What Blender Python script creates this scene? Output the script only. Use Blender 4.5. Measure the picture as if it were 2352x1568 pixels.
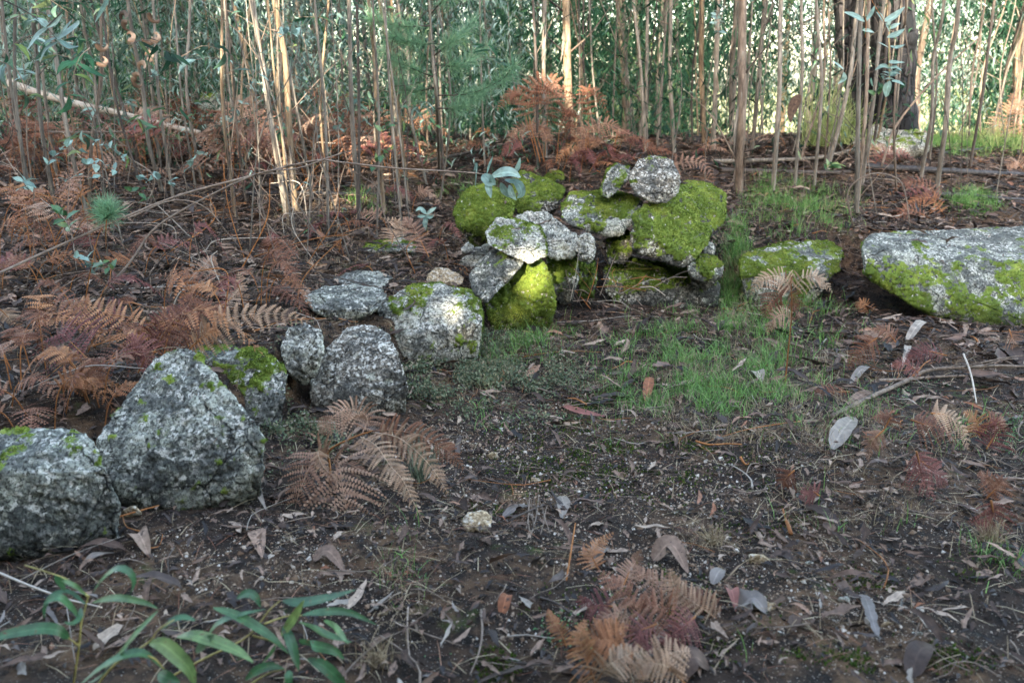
import bpy, bmesh, math, random
import numpy as np
from mathutils import Vector, Matrix
from mathutils.bvhtree import BVHTree
rad = math.radians
random.seed(11)
RS = np.random.RandomState(11)
sc = bpy.context.scene
for o in list(bpy.data.objects): bpy.data.objects.remove(o)
# ------------------------------------------------------------------ camera
CZ, PITCH, LENS = 1.4, 16.0, 32.0
cam_d = bpy.data.cameras.new('camera'); cam = bpy.data.objects.new('camera', cam_d)
sc.collection.objects.link(cam); sc.camera = cam
cam.location = (0, 0, CZ); cam.rotation_euler = (rad(90 - PITCH), 0, 0)
cam_d.lens = LENS; cam_d.sensor_width = 36; cam_d.clip_start = .05; cam_d.clip_end = 2000
cam_d.dof.use_dof = True; cam_d.dof.focus_distance = 4.3; cam_d.dof.aperture_fstop = 32 / 10.5
# ------------------------------------------------------------------ light
SUN_AZ = (-.27, -.96); SUN_EL = 25.0
_h = math.hypot(*SUN_AZ)
TOSUN = np.array([SUN_AZ[0] / _h * math.cos(rad(SUN_EL)), SUN_AZ[1] / _h * math.cos(rad(SUN_EL)), math.sin(rad(SUN_EL))])
w = bpy.data.worlds.new('World'); sc.world = w; w.use_nodes = True
nt = w.node_tree; bg = nt.nodes['Background']
sky = nt.nodes.new('ShaderNodeTexSky'); sky.sky_type = 'NISHITA'; sky.sun_disc = False
sky.sun_elevation = rad(SUN_EL); sky.sun_rotation = math.atan2(SUN_AZ[0], SUN_AZ[1])
sky.air_density = 1.0; sky.dust_density = 2.0
wt = nt.nodes.new('ShaderNodeMix'); wt.data_type = 'RGBA'; wt.blend_type = 'MULTIPLY'; wt.inputs[0].default_value = 1; wt.inputs[7].default_value = (1.10, .985, .86, 1)
nt.links.new(sky.outputs[0], wt.inputs[6]); nt.links.new(wt.outputs[2], bg.inputs[0]); bg.inputs[1].default_value = .15
sd = bpy.data.lights.new('sun', 'SUN'); sd.energy = 2.1; sd.angle = rad(.53); sd.color = (1, .86, .66)
sun = bpy.data.objects.new('sun', sd); sc.collection.objects.link(sun)
sun.rotation_euler = Vector(TOSUN).to_track_quat('Z', 'Y').to_euler()
sc.view_settings.view_transform = 'Standard'; sc.view_settings.look = 'None'
sc.view_settings.exposure = 3.55; sc.view_settings.gamma = 1
sc.cycles.max_bounces = 6; sc.cycles.diffuse_bounces = 3; sc.cycles.transparent_max_bounces = 4
sc.cycles.use_denoising = True
# ------------------------------------------------------------------ picture <-> place
FD = LENS / 36 * 2352; cp, sp = math.cos(rad(PITCH)), math.sin(rad(PITCH))
def ray(u, v):
    x = (u - 1176) / FD; y = -(v - 784) / FD
    return np.array([x, cp + y * sp, -sp + y * cp])
def W(u, v, Y):
    d = ray(u, v); t = Y / d[1]
    return np.array([d[0] * t, Y, CZ + d[2] * t])
def proj(P):
    P = np.asarray(P, float); x = P[..., 0]; y = P[..., 1]; z = P[..., 2] - CZ
    dep = np.maximum(y * cp - z * sp, 1e-3); up = y * sp + z * cp
    return 1176 + FD * x / dep, 784 - FD * up / dep
# ------------------------------------------------------------------ noise
def _hash(i, j, k, seed):
    n = (i.astype(np.int64) * 374761393 + j.astype(np.int64) * 668265263 + k.astype(np.int64) * 1440662683 + seed * 974634777) & 0xffffffff
    n = ((n ^ (n >> 13)) * 1274126177) & 0xffffffff
    n = n ^ (n >> 16)
    return (n & 0xffffff) / float(0xffffff)
def vn(P, s=1., seed=0):
    P = np.asarray(P, float) * s + 17.31 * seed; i = np.floor(P).astype(np.int64); f = P - i; f = f * f * (3 - 2 * f)
    r = 0
    for a in (0, 1):
        for b in (0, 1):
            for c in (0, 1):
                wgt = (f[:, 0] if a else 1 - f[:, 0]) * (f[:, 1] if b else 1 - f[:, 1]) * (f[:, 2] if c else 1 - f[:, 2])
                r = r + wgt * _hash(i[:, 0] + a, i[:, 1] + b, i[:, 2] + c, seed)
    return r * 2 - 1
def fbm(P, s=1., seed=0, o=4):
    r = 0; a = 1.; t = 0
    for q in range(o):
        r = r + a * vn(P, s * 2.03 ** q, seed + q); t += a; a *= .52
    return r / t
def sst(x, a, b):
    t = np.clip((x - a) / (b - a), 0, 1); return t * t * (3 - 2 * t)
# ------------------------------------------------------------------ terrain height
def flat(u, v):
    d = ray(u, v); t = CZ / -d[2]; return d[0] * t, d[1] * t
_wl = [flat(u, v) for u, v in ((-60, 1262), (430, 1166), (640, 1010), (850, 950), (1000, 830), (1190, 752), (1330, 712), (1640, 712), (1850, 705), (2010, 690), (2300, 752), (2420, 770))]
_wl = sorted(_wl); WLX = np.array([-30.] + [p[0] for p in _wl] + [30.]); WLY = np.array([_wl[0][1] - .3] + [p[1] for p in _wl] + [_wl[-1][1] - .2])
PINE_Y = 9.6
def H(x, y, fine=True):
    x = np.asarray(x, float); y = np.asarray(y, float)
    s = y - np.interp(x, WLX, WLY)
    st = sst(s, .42, .92)
    h = .22 * st
    h = h + .092 * (np.clip(y, 5.6, 11.2) - 5.6) * sst(y, 5, 7.5) 
    h = h + .055 * np.clip(y - 3.4, 0, 2.2) * st * (x < -.5) * sst(-x, .5, 1.5)
    h = h + .30 * np.exp(-((x - 3.35) ** 2 / 1.3 + (y - 9.4) ** 2 / .9))
    h = h + .20 * np.exp(-((x - .5) ** 2 / 1.8 + (y - 9.6) ** 2 / .8))
    h = h - .15 * (np.clip(y, 11.2, 45) - 11.2) * sst(y, 11.0, 14)
    P = np.stack([x.ravel(), y.ravel(), np.zeros(x.size)], 1)
    n = .05 * vn(P, .9, 3) + .022 * vn(P, 2.7, 4)
    if fine:
        n = n + .010 * vn(P, 9, 5) + .006 * fbm(P, 28, 6, 3)
    return h + n.reshape(x.shape)
def h1(x, y): return float(H(np.array([x]), np.array([y]))[0])
def G(u, v, dz=0.):
    """point of the ground seen at picture point (u, v)"""
    d = ray(u, v); t = np.linspace(1.2, 16, 1500) / d[1]
    x = d[0] * t; y = d[1] * t; z = CZ + d[2] * t
    hh = H(x, y, False); below = np.where(z < hh + dz)[0]
    k = below[0] if len(below) else int(np.argmin(z - hh))
    return np.array([x[k], y[k], z[k]])
# ------------------------------------------------------------------ object helpers
def link(o): sc.collection.objects.link(o); return o
def tag(o, label=None, cat=None, group=None, kind=None):
    if label: o['label'] = label
    if cat: o['category'] = cat
    if group: o['group'] = group
    if kind: o['kind'] = kind
    return o
def thing(name, label, cat, loc=(0, 0, 0), group=None, kind=None):
    o = bpy.data.objects.new(name, None); link(o); o.location = loc; o.empty_display_size = .1
    return tag(o, label, cat, group, kind)
def copy_tree(o, parent=None, group=None):
    c = o.copy(); link(c)
    if parent: c.parent = parent
    for ch in o.children: copy_tree(ch, c)
    return c
class MB:
    """numpy mesh collector; world coordinates"""
    def __init__(s): s.v = []; s.f = []; s.a = []; s.r = []; s.n = 0
    def add(s, V, F, rnd=.5, rib=None):
        V = np.asarray(V, float).reshape(-1, 3); F = np.asarray(F, np.int64)
        s.v.append(V); s.f.append(F + s.n); s.n += len(V)
        s.a.append(np.full(len(V), rnd) if np.isscalar(rnd) else np.asarray(rnd, float))
        s.r.append(np.full(len(V), 0.) if rib is None else np.asarray(rib, float))
        return s
    def build(s, name, mat, parent=None, smooth=True, origin=None, extra=None):
        me = bpy.data.meshes.new(name)
        V = np.concatenate(s.v) if s.v else np.zeros((0, 3))
        if origin is None: origin = np.zeros(3) if parent is None else np.array(parent.location)
        V = V - np.asarray(origin)
        loops = np.concatenate([f.ravel() for f in s.f]); tot = np.concatenate([np.full(len(f), f.shape[1]) for f in s.f])
        me.vertices.add(len(V)); me.vertices.foreach_set('co', V.ravel().astype(np.float32))
        me.loops.add(len(loops)); me.loops.foreach_set('vertex_index', loops.astype(np.int32))
        me.polygons.add(len(tot)); me.polygons.foreach_set('loop_start', np.concatenate([[0], np.cumsum(tot)[:-1]]).astype(np.int32))
        me.polygons.foreach_set('use_smooth', np.full(len(tot), smooth))
        me.update(calc_edges=True)
        at = me.attributes.new('rnd', 'FLOAT', 'POINT'); at.data.foreach_set('value', np.concatenate(s.a).astype(np.float32))
        at = me.attributes.new('rib', 'FLOAT', 'POINT'); at.data.foreach_set('value', np.concatenate(s.r).astype(np.float32))
        for k, arr in (extra or {}).items():
            at = me.attributes.new(k, 'FLOAT', 'POINT'); at.data.foreach_set('value', np.asarray(arr).astype(np.float32))
        me.materials.append(mat)
        o = bpy.data.objects.new(name, me); link(o)
        if parent is not None: o.parent = parent
        else: o.location = origin
        return o
def unit(v): v = np.asarray(v, float); return v / (np.linalg.norm(v) + 1e-12)
def spline(pts, n):
    """Catmull-Rom through pts"""
    P = np.asarray(pts, float)
    if len(P) == 2: return P[0] + (P[1] - P[0]) * np.linspace(0, 1, n)[:, None]
    P = np.vstack([2 * P[0] - P[1], P, 2 * P[-1] - P[-2]]); m = len(P) - 3
    out = []
    for t in np.linspace(0, m - 1e-6, n):
        i = int(t); f = t - i; a, b, c, d = P[i:i + 4]
        out.append(.5 * (2 * b + (c - a) * f + (2 * a - 5 * b + 4 * c - d) * f * f + (3 * b - a - 3 * c + d) * f ** 3))
    return np.array(out)
def tube(mb, pts, radii, sides=6, rnd=.5, rough=0., seed=0):
    P = np.asarray(pts, float); n = len(P); r = np.interp(np.linspace(0, 1, n), np.linspace(0, 1, len(radii)), radii)
    T = np.gradient(P, axis=0); T /= np.linalg.norm(T, axis=1)[:, None] + 1e-9
    ref = np.array([0.31, .95, .05]); A = np.cross(T, ref); A /= np.linalg.norm(A, axis=1)[:, None] + 1e-9; B = np.cross(T, A)
    th = np.linspace(0, 2 * math.pi, sides, endpoint=False)
    rr = np.repeat(r[:, None], sides, 1)
    if rough:
        q = (P[:, None, :] + (A[:, None] * np.cos(th)[None, :, None] + B[:, None] * np.sin(th)[None, :, None]) * .05).reshape(-1, 3)
        rr = rr * (1 + rough * fbm(q * np.array([1, 1, .3]), 14, seed, 3).reshape(n, sides) * 1.3)
    V = P[:, None] + rr[..., None] * (A[:, None] * np.cos(th)[None, :, None] + B[:, None] * np.sin(th)[None, :, None])
    i = np.arange(n - 1)[:, None] * sides; j = np.arange(sides)[None]; k = (j + 1) % sides
    F = np.stack([i + j, i + k, i + sides + k, i + sides + j], -1).reshape(-1, 4)
    V = np.vstack([V.reshape(-1, 3), P[0], P[-1]]); c0 = n * sides
    mb.add(V, F, rnd); mb.n -= 0
    base = mb.n - len(V)
    cap = [[base + (q + 1) % sides, base + q, base + c0] for q in range(sides)] + [[base + (n - 1) * sides + q, base + (n - 1) * sides + (q + 1) % sides, base + c0 + 1] for q in range(sides)]
    mb.f.append(np.array(cap, np.int64))
def rotm(yaw, pitch, roll):
    cy, sy, cx, sx, cz, sz = np.cos(yaw), np.sin(yaw), np.cos(pitch), np.sin(pitch), np.cos(roll), np.sin(roll)
    o = np.zeros_like(cy); e = np.ones_like(cy)
    Rz = np.stack([cy, -sy, o, sy, cy, o, o, o, e], -1).reshape(-1, 3, 3)
    Rx = np.stack([e, o, o, o, cx, -sx, o, sx, cx], -1).reshape(-1, 3, 3)
    Ry = np.stack([cz, o, sz, o, e, o, -sz, o, cz], -1).reshape(-1, 3, 3)
    return Rz @ Rx @ Ry
def scatter(mb, tv, tf, pos, M, scale, rnd=None):
    tv = np.asarray(tv, float); tf = np.asarray(tf, np.int64); N = len(pos)
    if N == 0: return
    scale = np.asarray(scale, float)
    S = scale[:, None, None] if scale.ndim == 1 else scale[:, None, :]
    V = np.einsum('nij,nkj->nki', M, tv[None] * S) + pos[:, None]
    F = (tf[None] + (np.arange(N) * len(tv))[:, None, None]).reshape(-1, tf.shape[1])
    rnd = RS.rand(N) if rnd is None else rnd
    rib = np.tile(np.arange(len(tv)) % 3 == 1, N) if tf.shape[1] == 4 and len(tv) % 3 == 0 and len(tv) >= 9 else None
    mb.add(V.reshape(-1, 3), F, np.repeat(rnd, len(tv)), rib)
def leaf_tpl(n=4, sickle=.12, curl=.1, fold=.1, wid=.16, wave=0., jag=0.):
    """leaf along +Y from 0 to 1, three verts across"""
    V = []; 
    for i in range(n + 1):
        t = i / n; wd = wid * (math.sin(math.pi * min(1, t ** .75)) ** .8) * .5 + (.004 if i in (0, n) else 0); wl, wr = wd * (1 + jag * random.uniform(-1, .5)), wd * (1 + jag * random.uniform(-1, .5))
        cx = sickle * math.sin(math.pi * t); z = curl * math.sin(math.pi * t * .9) + wave * math.sin(9 * t)
        V += [(cx - wl, t + jag * random.uniform(-.03, .03), z + fold * wd * 2 + wave * math.cos(11 * t)), (cx, t, z), (cx + wr, t + jag * random.uniform(-.03, .03), z + fold * wd * 2 + wave * math.sin(13 * t))]
    F = []
    for i in range(n):
        a = i * 3; F += [(a, a + 1, a + 4, a + 3), (a + 1, a + 2, a + 5, a + 4)]
    return np.array(V), np.array(F)
def ribbon(mb, pts, width, up=(0, 0, 1), n=9, fold=.15, rnd=.5, tip=.6, wob=0.):
    """a leaf blade along a 3D path"""
    P = spline(pts, n + 1); T = np.gradient(P, axis=0); T /= np.linalg.norm(T, axis=1)[:, None]
    B = np.cross(T, np.asarray(up, float)); B /= np.linalg.norm(B, axis=1)[:, None] + 1e-9; N = np.cross(B, T)
    t = np.linspace(0, 1, n + 1); wd = width * .5 * np.sin(np.pi * np.clip(t, 0.012, .988) ** tip) ** .75
    if wob: wd = wd * (1 + wob * RS.uniform(-1, 1, n + 1))
    V = np.stack([P - B * wd[:, None] + N * (wd * fold)[:, None], P, P + B * wd[:, None] + N * (wd * fold)[:, None]], 1).reshape(-1, 3)
    F = []
    for i in range(n):
        a = i * 3; F += [(a, a + 1, a + 4, a + 3), (a + 1, a + 2, a + 5, a + 4)]
    mb.add(V, F, rnd, np.arange(len(V)) % 3 == 1)
# ------------------------------------------------------------------ materials
class NT:
    def __init__(s, name):
        s.m = bpy.data.materials.new(name); s.m.use_nodes = True; s.t = s.m.node_tree; s.b = s.t.nodes['Principled BSDF']
        s.out = s.t.nodes['Material Output']
    def n(s, typ, **kw):
        nd = s.t.nodes.new('ShaderNode' + typ)
        for k, v in kw.items(): setattr(nd, k, v)
        return nd
    def l(s, a, b): s.t.links.new(a, b)
    def coord(s, scale=(1, 1, 1), rot=(0, 0, 0)):
        tc = s.n('TexCoord'); mp = s.n('Mapping'); mp.inputs['Scale'].default_value = scale; mp.inputs['Rotation'].default_value = rot
        s.l(tc.outputs['Object'], mp.inputs['Vector']); return mp.outputs[0]
    def noise(s, vec, scale, detail=4, rough=.55, dist=0.):
        nd = s.n('TexNoise'); nd.inputs['Scale'].default_value = scale; nd.inputs['Detail'].default_value = detail
        nd.inputs['Roughness'].default_value = rough; nd.inputs['Distortion'].default_value = dist; s.l(vec, nd.inputs['Vector']); return nd.outputs['Fac']
    def voro(s, vec, scale, out='Color', feat='F1'):
        nd = s.n('TexVoronoi', feature=feat); nd.inputs['Scale'].default_value = scale; s.l(vec, nd.inputs['Vector']); return nd.outputs[out]
    def ramp(s, fac, stops, interp='LINEAR'):
        nd = s.n('ValToRGB'); cr = nd.color_ramp; cr.interpolation = interp
        while len(cr.elements) < len(stops): cr.elements.new(.5)
        for e, (p, c) in zip(cr.elements, stops):
            e.position = p; e.color = (*c, 1) if isinstance(c, (tuple, list)) else (c, c, c, 1)
        s.l(fac, nd.inputs[0]); return nd.outputs[0]
    def mix(s, fac, a, b, mode='MIX'):
        nd = s.n('Mix', data_type='RGBA', blend_type=mode)
        for val, idx in ((fac, 0), (a, 6), (b, 7)):
            if isinstance(val, (int, float)): nd.inputs[idx].default_value = val if idx == 0 else (val, val, val, 1)
            elif isinstance(val, tuple): nd.inputs[idx].default_value = (*val, 1)
            else: s.l(val, nd.inputs[idx])
        return nd.outputs[2]
    def math(s, op, a, b=0.):
        nd = s.n('Math', operation=op)
        for val, idx in ((a, 0), (b, 1)):
            if isinstance(val, (int, float)): nd.inputs[idx].default_value = val
            else: s.l(val, nd.inputs[idx])
        return nd.outputs[0]
    def attr(s, name): nd = s.n('Attribute', attribute_name=name); return nd.outputs['Fac']
    def bump(s, h, strength=.5, dist=.01, prev=None):
        nd = s.n('Bump'); nd.inputs['Strength'].default_value = strength; nd.inputs['Distance'].default_value = dist; s.l(h, nd.inputs['Height'])
        if prev is not None: s.l(prev, nd.inputs['Normal'])
        return nd.outputs[0]
    def done(s, col, rough=.8, normal=None, spec=.5, transl=0., tcol=None):
        if isinstance(col, tuple): s.b.inputs['Base Color'].default_value = (*col, 1)
        else: s.l(col, s.b.inputs['Base Color'])
        if isinstance(rough, (int, float)): s.b.inputs['Roughness'].default_value = rough
        else: s.l(rough, s.b.inputs['Roughness'])
        s.b.inputs['Specular IOR Level'].default_value = spec
        if normal is not None: s.l(normal, s.b.inputs['Normal'])
        if transl:
            tr = s.n('BsdfTranslucent'); mx = s.n('MixShader'); mx.inputs[0].default_value = transl
            c = col if tcol is None else tcol
            if isinstance(c, tuple): tr.inputs[0].default_value = (*c, 1)
            else: s.l(c, tr.inputs[0])
            s.l(s.b.outputs[0], mx.inputs[1]); s.l(tr.outputs[0], mx.inputs[2]); s.l(mx.outputs[0], s.out.inputs[0])
        return s.m
def mat_leafy(name, stops, rough=.5, transl=.25, spec=.4, spots=None, nscale=30, tint=None):
    """colour picked per leaf by rnd, a little mottled"""
    m = NT(name); v = m.coord(); r = m.attr('rnd')
    col = m.ramp(r, stops)
    nz = m.noise(v, nscale, 3)
    col = m.mix(1.0, col, m.ramp(nz, [(.25, .55), (.75, 1.35)]), 'MULTIPLY')
    col = m.mix(m.ramp(m.attr('rib'), [(.86, 0.), (.95, .5)]), col, m.mix(1., col, 1.9, 'MULTIPLY'))
    if tint: oi = m.n('ObjectInfo'); col = m.mix(1., col, m.ramp(oi.outputs['Random'], tint), 'MULTIPLY')
    if spots:
        sp_ = m.ramp(m.noise(v, spots[1], 4, .7), [(spots[2], 0.), (spots[2] + .06, 1.)]); col = m.mix(sp_, col, spots[0])
    return m.done(col, rough, m.bump(nz, .25, .004), spec, transl)
def mat_stone(name, base=(.075, .082, .07), light=(.25, .26, .215), lich=.5, dark=.5, warm=0.):
    m = NT(name); v = m.coord()
    wv = m.n('VectorMath', operation='ADD'); nn = m.n('TexNoise'); nn.inputs['Scale'].default_value = 45; nn.inputs['Detail'].default_value = 4
    m.l(v, nn.inputs['Vector']); sc_ = m.n('VectorMath', operation='SCALE'); sc_.inputs['Scale'].default_value = .022
    m.l(nn.outputs['Color'], sc_.inputs[0]); m.l(v, wv.inputs[0]); m.l(sc_.outputs[0], wv.inputs[1]); dv = wv.outputs[0]
    big = m.noise(v, 5.5, 5, .6); mid = m.noise(v, 26, 6, .65); fine = m.noise(v, 160, 4, .7)
    col = m.mix(m.ramp(m.math('ADD', m.math('MULTIPLY', m.noise(v, 120, 6, .75), .6), m.math('MULTIPLY', big, .4)), [(.40, 0.), (.58, 1.)]), base, light)
    # feldspar and quartz grains
    g1 = m.voro(dv, 115, 'Color'); cell = m.n('SeparateColor'); m.l(g1, cell.inputs[0])
    grain = m.ramp(cell.outputs[0], [(.0, .4), (.4, .85), (.72, 1.15), (1, 1.7)], 'LINEAR')
    col = m.mix(1., col, grain, 'MULTIPLY')
    g2 = m.voro(dv, 78, 'Color'); c2 = m.n('SeparateColor'); m.l(g2, c2.inputs[0])
    col = m.mix(m.math('MULTIPLY', m.ramp(c2.outputs[1], [(.72, 0.), (.74, .95)]), m.ramp(fine, [(.35, .4), (.5, 1.)])), col, (.6, .59, .52))
    vr = m.n('TexVoronoi'); vr.inputs['Scale'].default_value = 13; m.l(dv, vr.inputs['Vector']); vs = m.n('SeparateColor'); m.l(vr.outputs['Color'], vs.inputs[0])
    ro = m.math('MULTIPLY', m.ramp(vs.outputs[0], [(.66, 0.), (.68, 1.)]), m.ramp(m.math('ADD', vr.outputs['Distance'], m.math('MULTIPLY', m.noise(v, 60, 4, .7), .35)), [(.42, 1.), (.46, 0.)]))
    col = m.mix(m.math('MULTIPLY', ro, m.ramp(fine, [(.38, .1), (.5, .85)])), col, m.mix(vs.outputs[1], (.3, .34, .26), (.5, .5, .43)))
    ck = m.ramp(m.voro(dv, 4.2, 'Distance', 'DISTANCE_TO_EDGE'), [(.0, 0.), (.016, 1.)]); ck = m.math('MAXIMUM', ck, m.ramp(m.noise(v, 3.3, 2), [(.46, 1.), (.52, 0.)]))
    # mint lichen
    li = m.ramp(m.math('ADD', m.math('MULTIPLY', m.noise(v, 75, 8, .78, .4), .62), m.math('MULTIPLY', m.noise(v, 6, 4, .6), .38)), [(.57 - .12 * lich, 0.), (.60 - .11 * lich, 1.)])
    col = m.mix(m.math('MULTIPLY', li, .7), col, (.37, .385, .31))
    # dark weathered skin
    dk = m.ramp(m.noise(v, 7, 6, .68, .4), [(.40 + .12 * dark, 1.), (.46 + .12 * dark, 0.)])
    col = m.mix(m.math('MULTIPLY', dk, .72), col, (.04, .045, .042))
    pit = m.ramp(m.noise(v, 95, 5, .75), [(.40, .12), (.50, 1.)]); col = m.mix(1., col, pit, 'MULTIPLY')
    col = m.mix(1., col, m.ramp(ck, [(0, .25), (1, 1.)]), 'MULTIPLY')
    if warm: col = m.mix(warm, col, (.36, .24, .11))
    # moss
    ms = m.attr('moss')
    ms = m.math('SUBTRACT', ms, m.ramp(c2.outputs[2], [(.90, 0.), (.92, .5)]))
    msk = m.ramp(m.math('ADD', ms, m.math('MULTIPLY', m.math('SUBTRACT', m.noise(v, 55, 4, .7), .5), .75)), [(.44, 0.), (.56, 1.)])
    mc = m.ramp(m.noise(v, 9, 5, .6), [(.3, (.05, .085, .008)), (.55, (.125, .18, .02)), (.75, (.25, .3, .05))])
    mc = m.mix(m.ramp(m.noise(v, 17, 5, .7), [(.58, 0.), (.68, .6)]), mc, (.11, .085, .025))
    mc = m.mix(1., mc, m.ramp(m.noise(v, 190, 3, .7), [(.3, .45), (.7, 1.5)]), 'MULTIPLY')
    col = m.mix(msk, col, mc)
    # dark foot of the stone: soil stain, plus an overhang's shade painted in
    ft = m.attr('stain_shade'); col = m.mix(ft, col, m.mix(1., col, (.24, .23, .2), 'MULTIPLY'))
    b1 = m.bump(mid, .45, .02, m.bump(ck, .8, .02)); b2 = m.bump(cell.outputs[0], .6, .006, b1); b3 = m.bump(fine, .6, .004, b2)
    return m.done(col, .82, b3, .35)
def mat_bark(name, stops, zs=.14, bumpd=.004, rough=.75):
    m = NT(name); v = m.coord((1, 1, zs)); r = m.attr('rnd')
    a = m.noise(v, 55, 6, .65, .3); b = m.noise(m.coord((1, 1, .35)), 9, 5, .6)
    col = m.ramp(m.math('ADD', m.math('MULTIPLY', a, .55), m.math('MULTIPLY', b, .45)), stops)
    col = m.mix(1., col, m.ramp(r, [(0, .7), (1, 1.3)]), 'MULTIPLY')
    return m.done(col, rough, m.bump(a, .7, bumpd), .3)
M = {}
M['stone'] = mat_stone('lichened_granite')
M['stone_pale'] = mat_stone('pale_granite', (.13, .13, .11), (.4, .395, .33), .6, .1)
M['stone_dark'] = mat_stone('dark_granite', (.05, .048, .038), (.15, .14, .11), .1, .75)  # darker granite with little lichen
M['stone_grain'] = mat_stone('coarse_granite', (.1, .093, .075), (.27, .25, .205), .1, .2)
M['stone_warm'] = mat_stone('ochre_granite', (.22, .18, .12), (.48, .4, .27), .1, .1, .3)
M['moss'] = mat_leafy('moss_tufts', [(0, (.05, .07, .01)), (.3, (.075, .125, .014)), (.6, (.165, .23, .034)), (1, (.34, .365, .08))], .8, .2, .2, None, 12)
M['moss_y'] = mat_leafy('dark_moss', [(0, (.02, .045, .006)), (.6, (.05, .1, .01)), (1, (.12, .17, .02))], .8, .2, .2, None, 12)
M['bark_grey'] = mat_bark('grey_brown_bark', [(.36, (.05, .044, .036)), (.5, (.155, .138, .113)), (.66, (.31, .28, .23))])
M['bark_gold'] = mat_bark('golden_bark', [(.36, (.06, .042, .026)), (.5, (.22, .16, .1)), (.64, (.38, .3, .2))])
M['bark_dark'] = mat_bark('dark_bark', [(.3, (.02, .018, .016)), (.5, (.06, .05, .042)), (.72, (.12, .1, .085))])
M['bark_red'] = mat_bark('red_brown_bark', [(.36, (.045, .034, .026)), (.5, (.15, .115, .086)), (.66, (.31, .255, .2))])
M['twig'] = mat_bark('dry_twig', [(.3, (.07, .05, .038)), (.5, (.17, .13, .1)), (.7, (.28, .23, .18))], .3)
M['twig_dark'] = mat_bark('dark_wet_twig', [(.3, (.02, .016, .013)), (.5, (.05, .04, .034)), (.7, (.11, .09, .075))], .3)
M['twig_red'] = mat_bark('russet_stalk', [(.3, (.13, .045, .015)), (.5, (.27, .11, .035)), (.7, (.4, .2, .08))], .3, .001)
M['twig_pale'] = mat_bark('bleached_twig', [(.3, (.2, .17, .13)), (.5, (.34, .3, .25)), (.7, (.46, .42, .36))], .3)
M['gum'] = mat_leafy('gum_leaves', [(0, (.03, .075, .05)), (.45, (.06, .13, .085)), (.8, (.11, .19, .13)), (1, (.2, .25, .1))], .42, .35, .5)
M['gum_far'] = mat_leafy('hanging_gum_leaves', [(0, (.012, .042, .024)), (.4, (.03, .10, .056)), (.8, (.07, .18, .09)), (1, (.22, .3, .1))], .6, .5, .25, None, 3, [(0, .4), (.5, .85), (1, 1.4)])
M['gum_blue'] = mat_leafy('blue_gum_juvenile_leaves', [(0, (.13, .22, .19)), (.6, (.22, .33, .28)), (1, (.3, .4, .33))], .55, .25, .4, ((.16, .07, .035), 55, .64))
M['gum_fresh'] = mat_leafy('fresh_gum_leaves', [(0, (.03, .085, .035)), (.5, (.06, .15, .06)), (.8, (.11, .2, .07)), (1, (.24, .3, .08))], .38, .3, .5, ((.12, .07, .03), 80, .61), 40)
M['dead'] = mat_leafy('dead_gum_leaves', [(0, (.022, .015, .012)), (.25, (.06, .039, .029)), (.5, (.125, .08, .057)), (.75, (.22, .15, .108)), (.92, (.34, .265, .2)), (1, (.22, .09, .045))], .6, .12, .22, ((.05, .035, .028), 42, .58), 60)
M['dead_dark'] = mat_leafy('rotting_leaves', [(0, (.010, .008, .007)), (.5, (.03, .022, .018)), (.85, (.075, .053, .042)), (1, (.16, .1, .07))], .5, .05, .3)
M['dead_pale'] = mat_leafy('bleached_leaves', [(0, (.13, .115, .105)), (.5, (.2, .17, .14)), (1, (.3, .26, .21))], .55, .12, .4)
def fern(n, a, b, c): return mat_leafy(n, [(0, a), (.5, b), (1, c)], .6, .25, .25, None, 25)
M['fern_red'] = fern('red_brown_bracken', (.08, .03, .018), (.19, .082, .048), (.33, .185, .115))
M['fern_orange'] = fern('orange_brown_bracken', (.15, .058, .025), (.31, .135, .06), (.45, .25, .13))
M['fern_tan'] = fern('tan_bracken', (.24, .14, .085), (.38, .25, .16), (.52, .4, .28))
M['fern_maroon'] = fern('maroon_bracken', (.08, .027, .025), (.17, .062, .054), (.28, .125, .1))
M['fern_pink'] = fern('dull_pink_bracken', (.14, .07, .045), (.29, .165, .11), (.45, .31, .22))
M['grass'] = mat_leafy('green_grass', [(0, (.06, .14, .03)), (.5, (.13, .27, .06)), (.85, (.22, .38, .1)), (1, (.4, .38, .2))], .5, .3, .4)
M['grass_lit'] = mat_leafy('pale_field_grass', [(0, (.2, .28, .08)), (1, (.42, .46, .2))], .6, .3, .3)
M['sedge'] = mat_leafy('sedge_blades', [(0, (.06, .09, .055)), (.6, (.13, .17, .11)), (1, (.26, .27, .18))], .55, .2, .3)
M['straw'] = mat_leafy('dry_grass', [(0, (.16, .11, .06)), (.5, (.3, .23, .14)), (1, (.44, .37, .24))], .6, .2, .3)
M['needle'] = mat_leafy('pine_needles', [(0, (.10, .22, .12)), (.6, (.2, .38, .22)), (1, (.32, .45, .22))], .45, .5, .6)
M['herb'] = mat_leafy('tiny_herbs', [(0, (.06, .09, .05)), (.6, (.13, .165, .09)), (1, (.25, .21, .13))], .6, .25, .3)
M['clover'] = mat_leafy('fresh_clover', [(0, (.05, .16, .05)), (1, (.14, .3, .12))], .5, .3, .3)
M['char'] = NT('charred_wood'); 
_m = M['char']; M['char'] = _m.done(_m.ramp(_m.noise(_m.coord((1, 1, 1)), 40, 5), [(.4, (.012, .011, .012)), (.7, (.07, .065, .06))]), .6, _m.bump(_m.noise(_m.coord(), 60, 5), .6, .006), .4)
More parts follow.
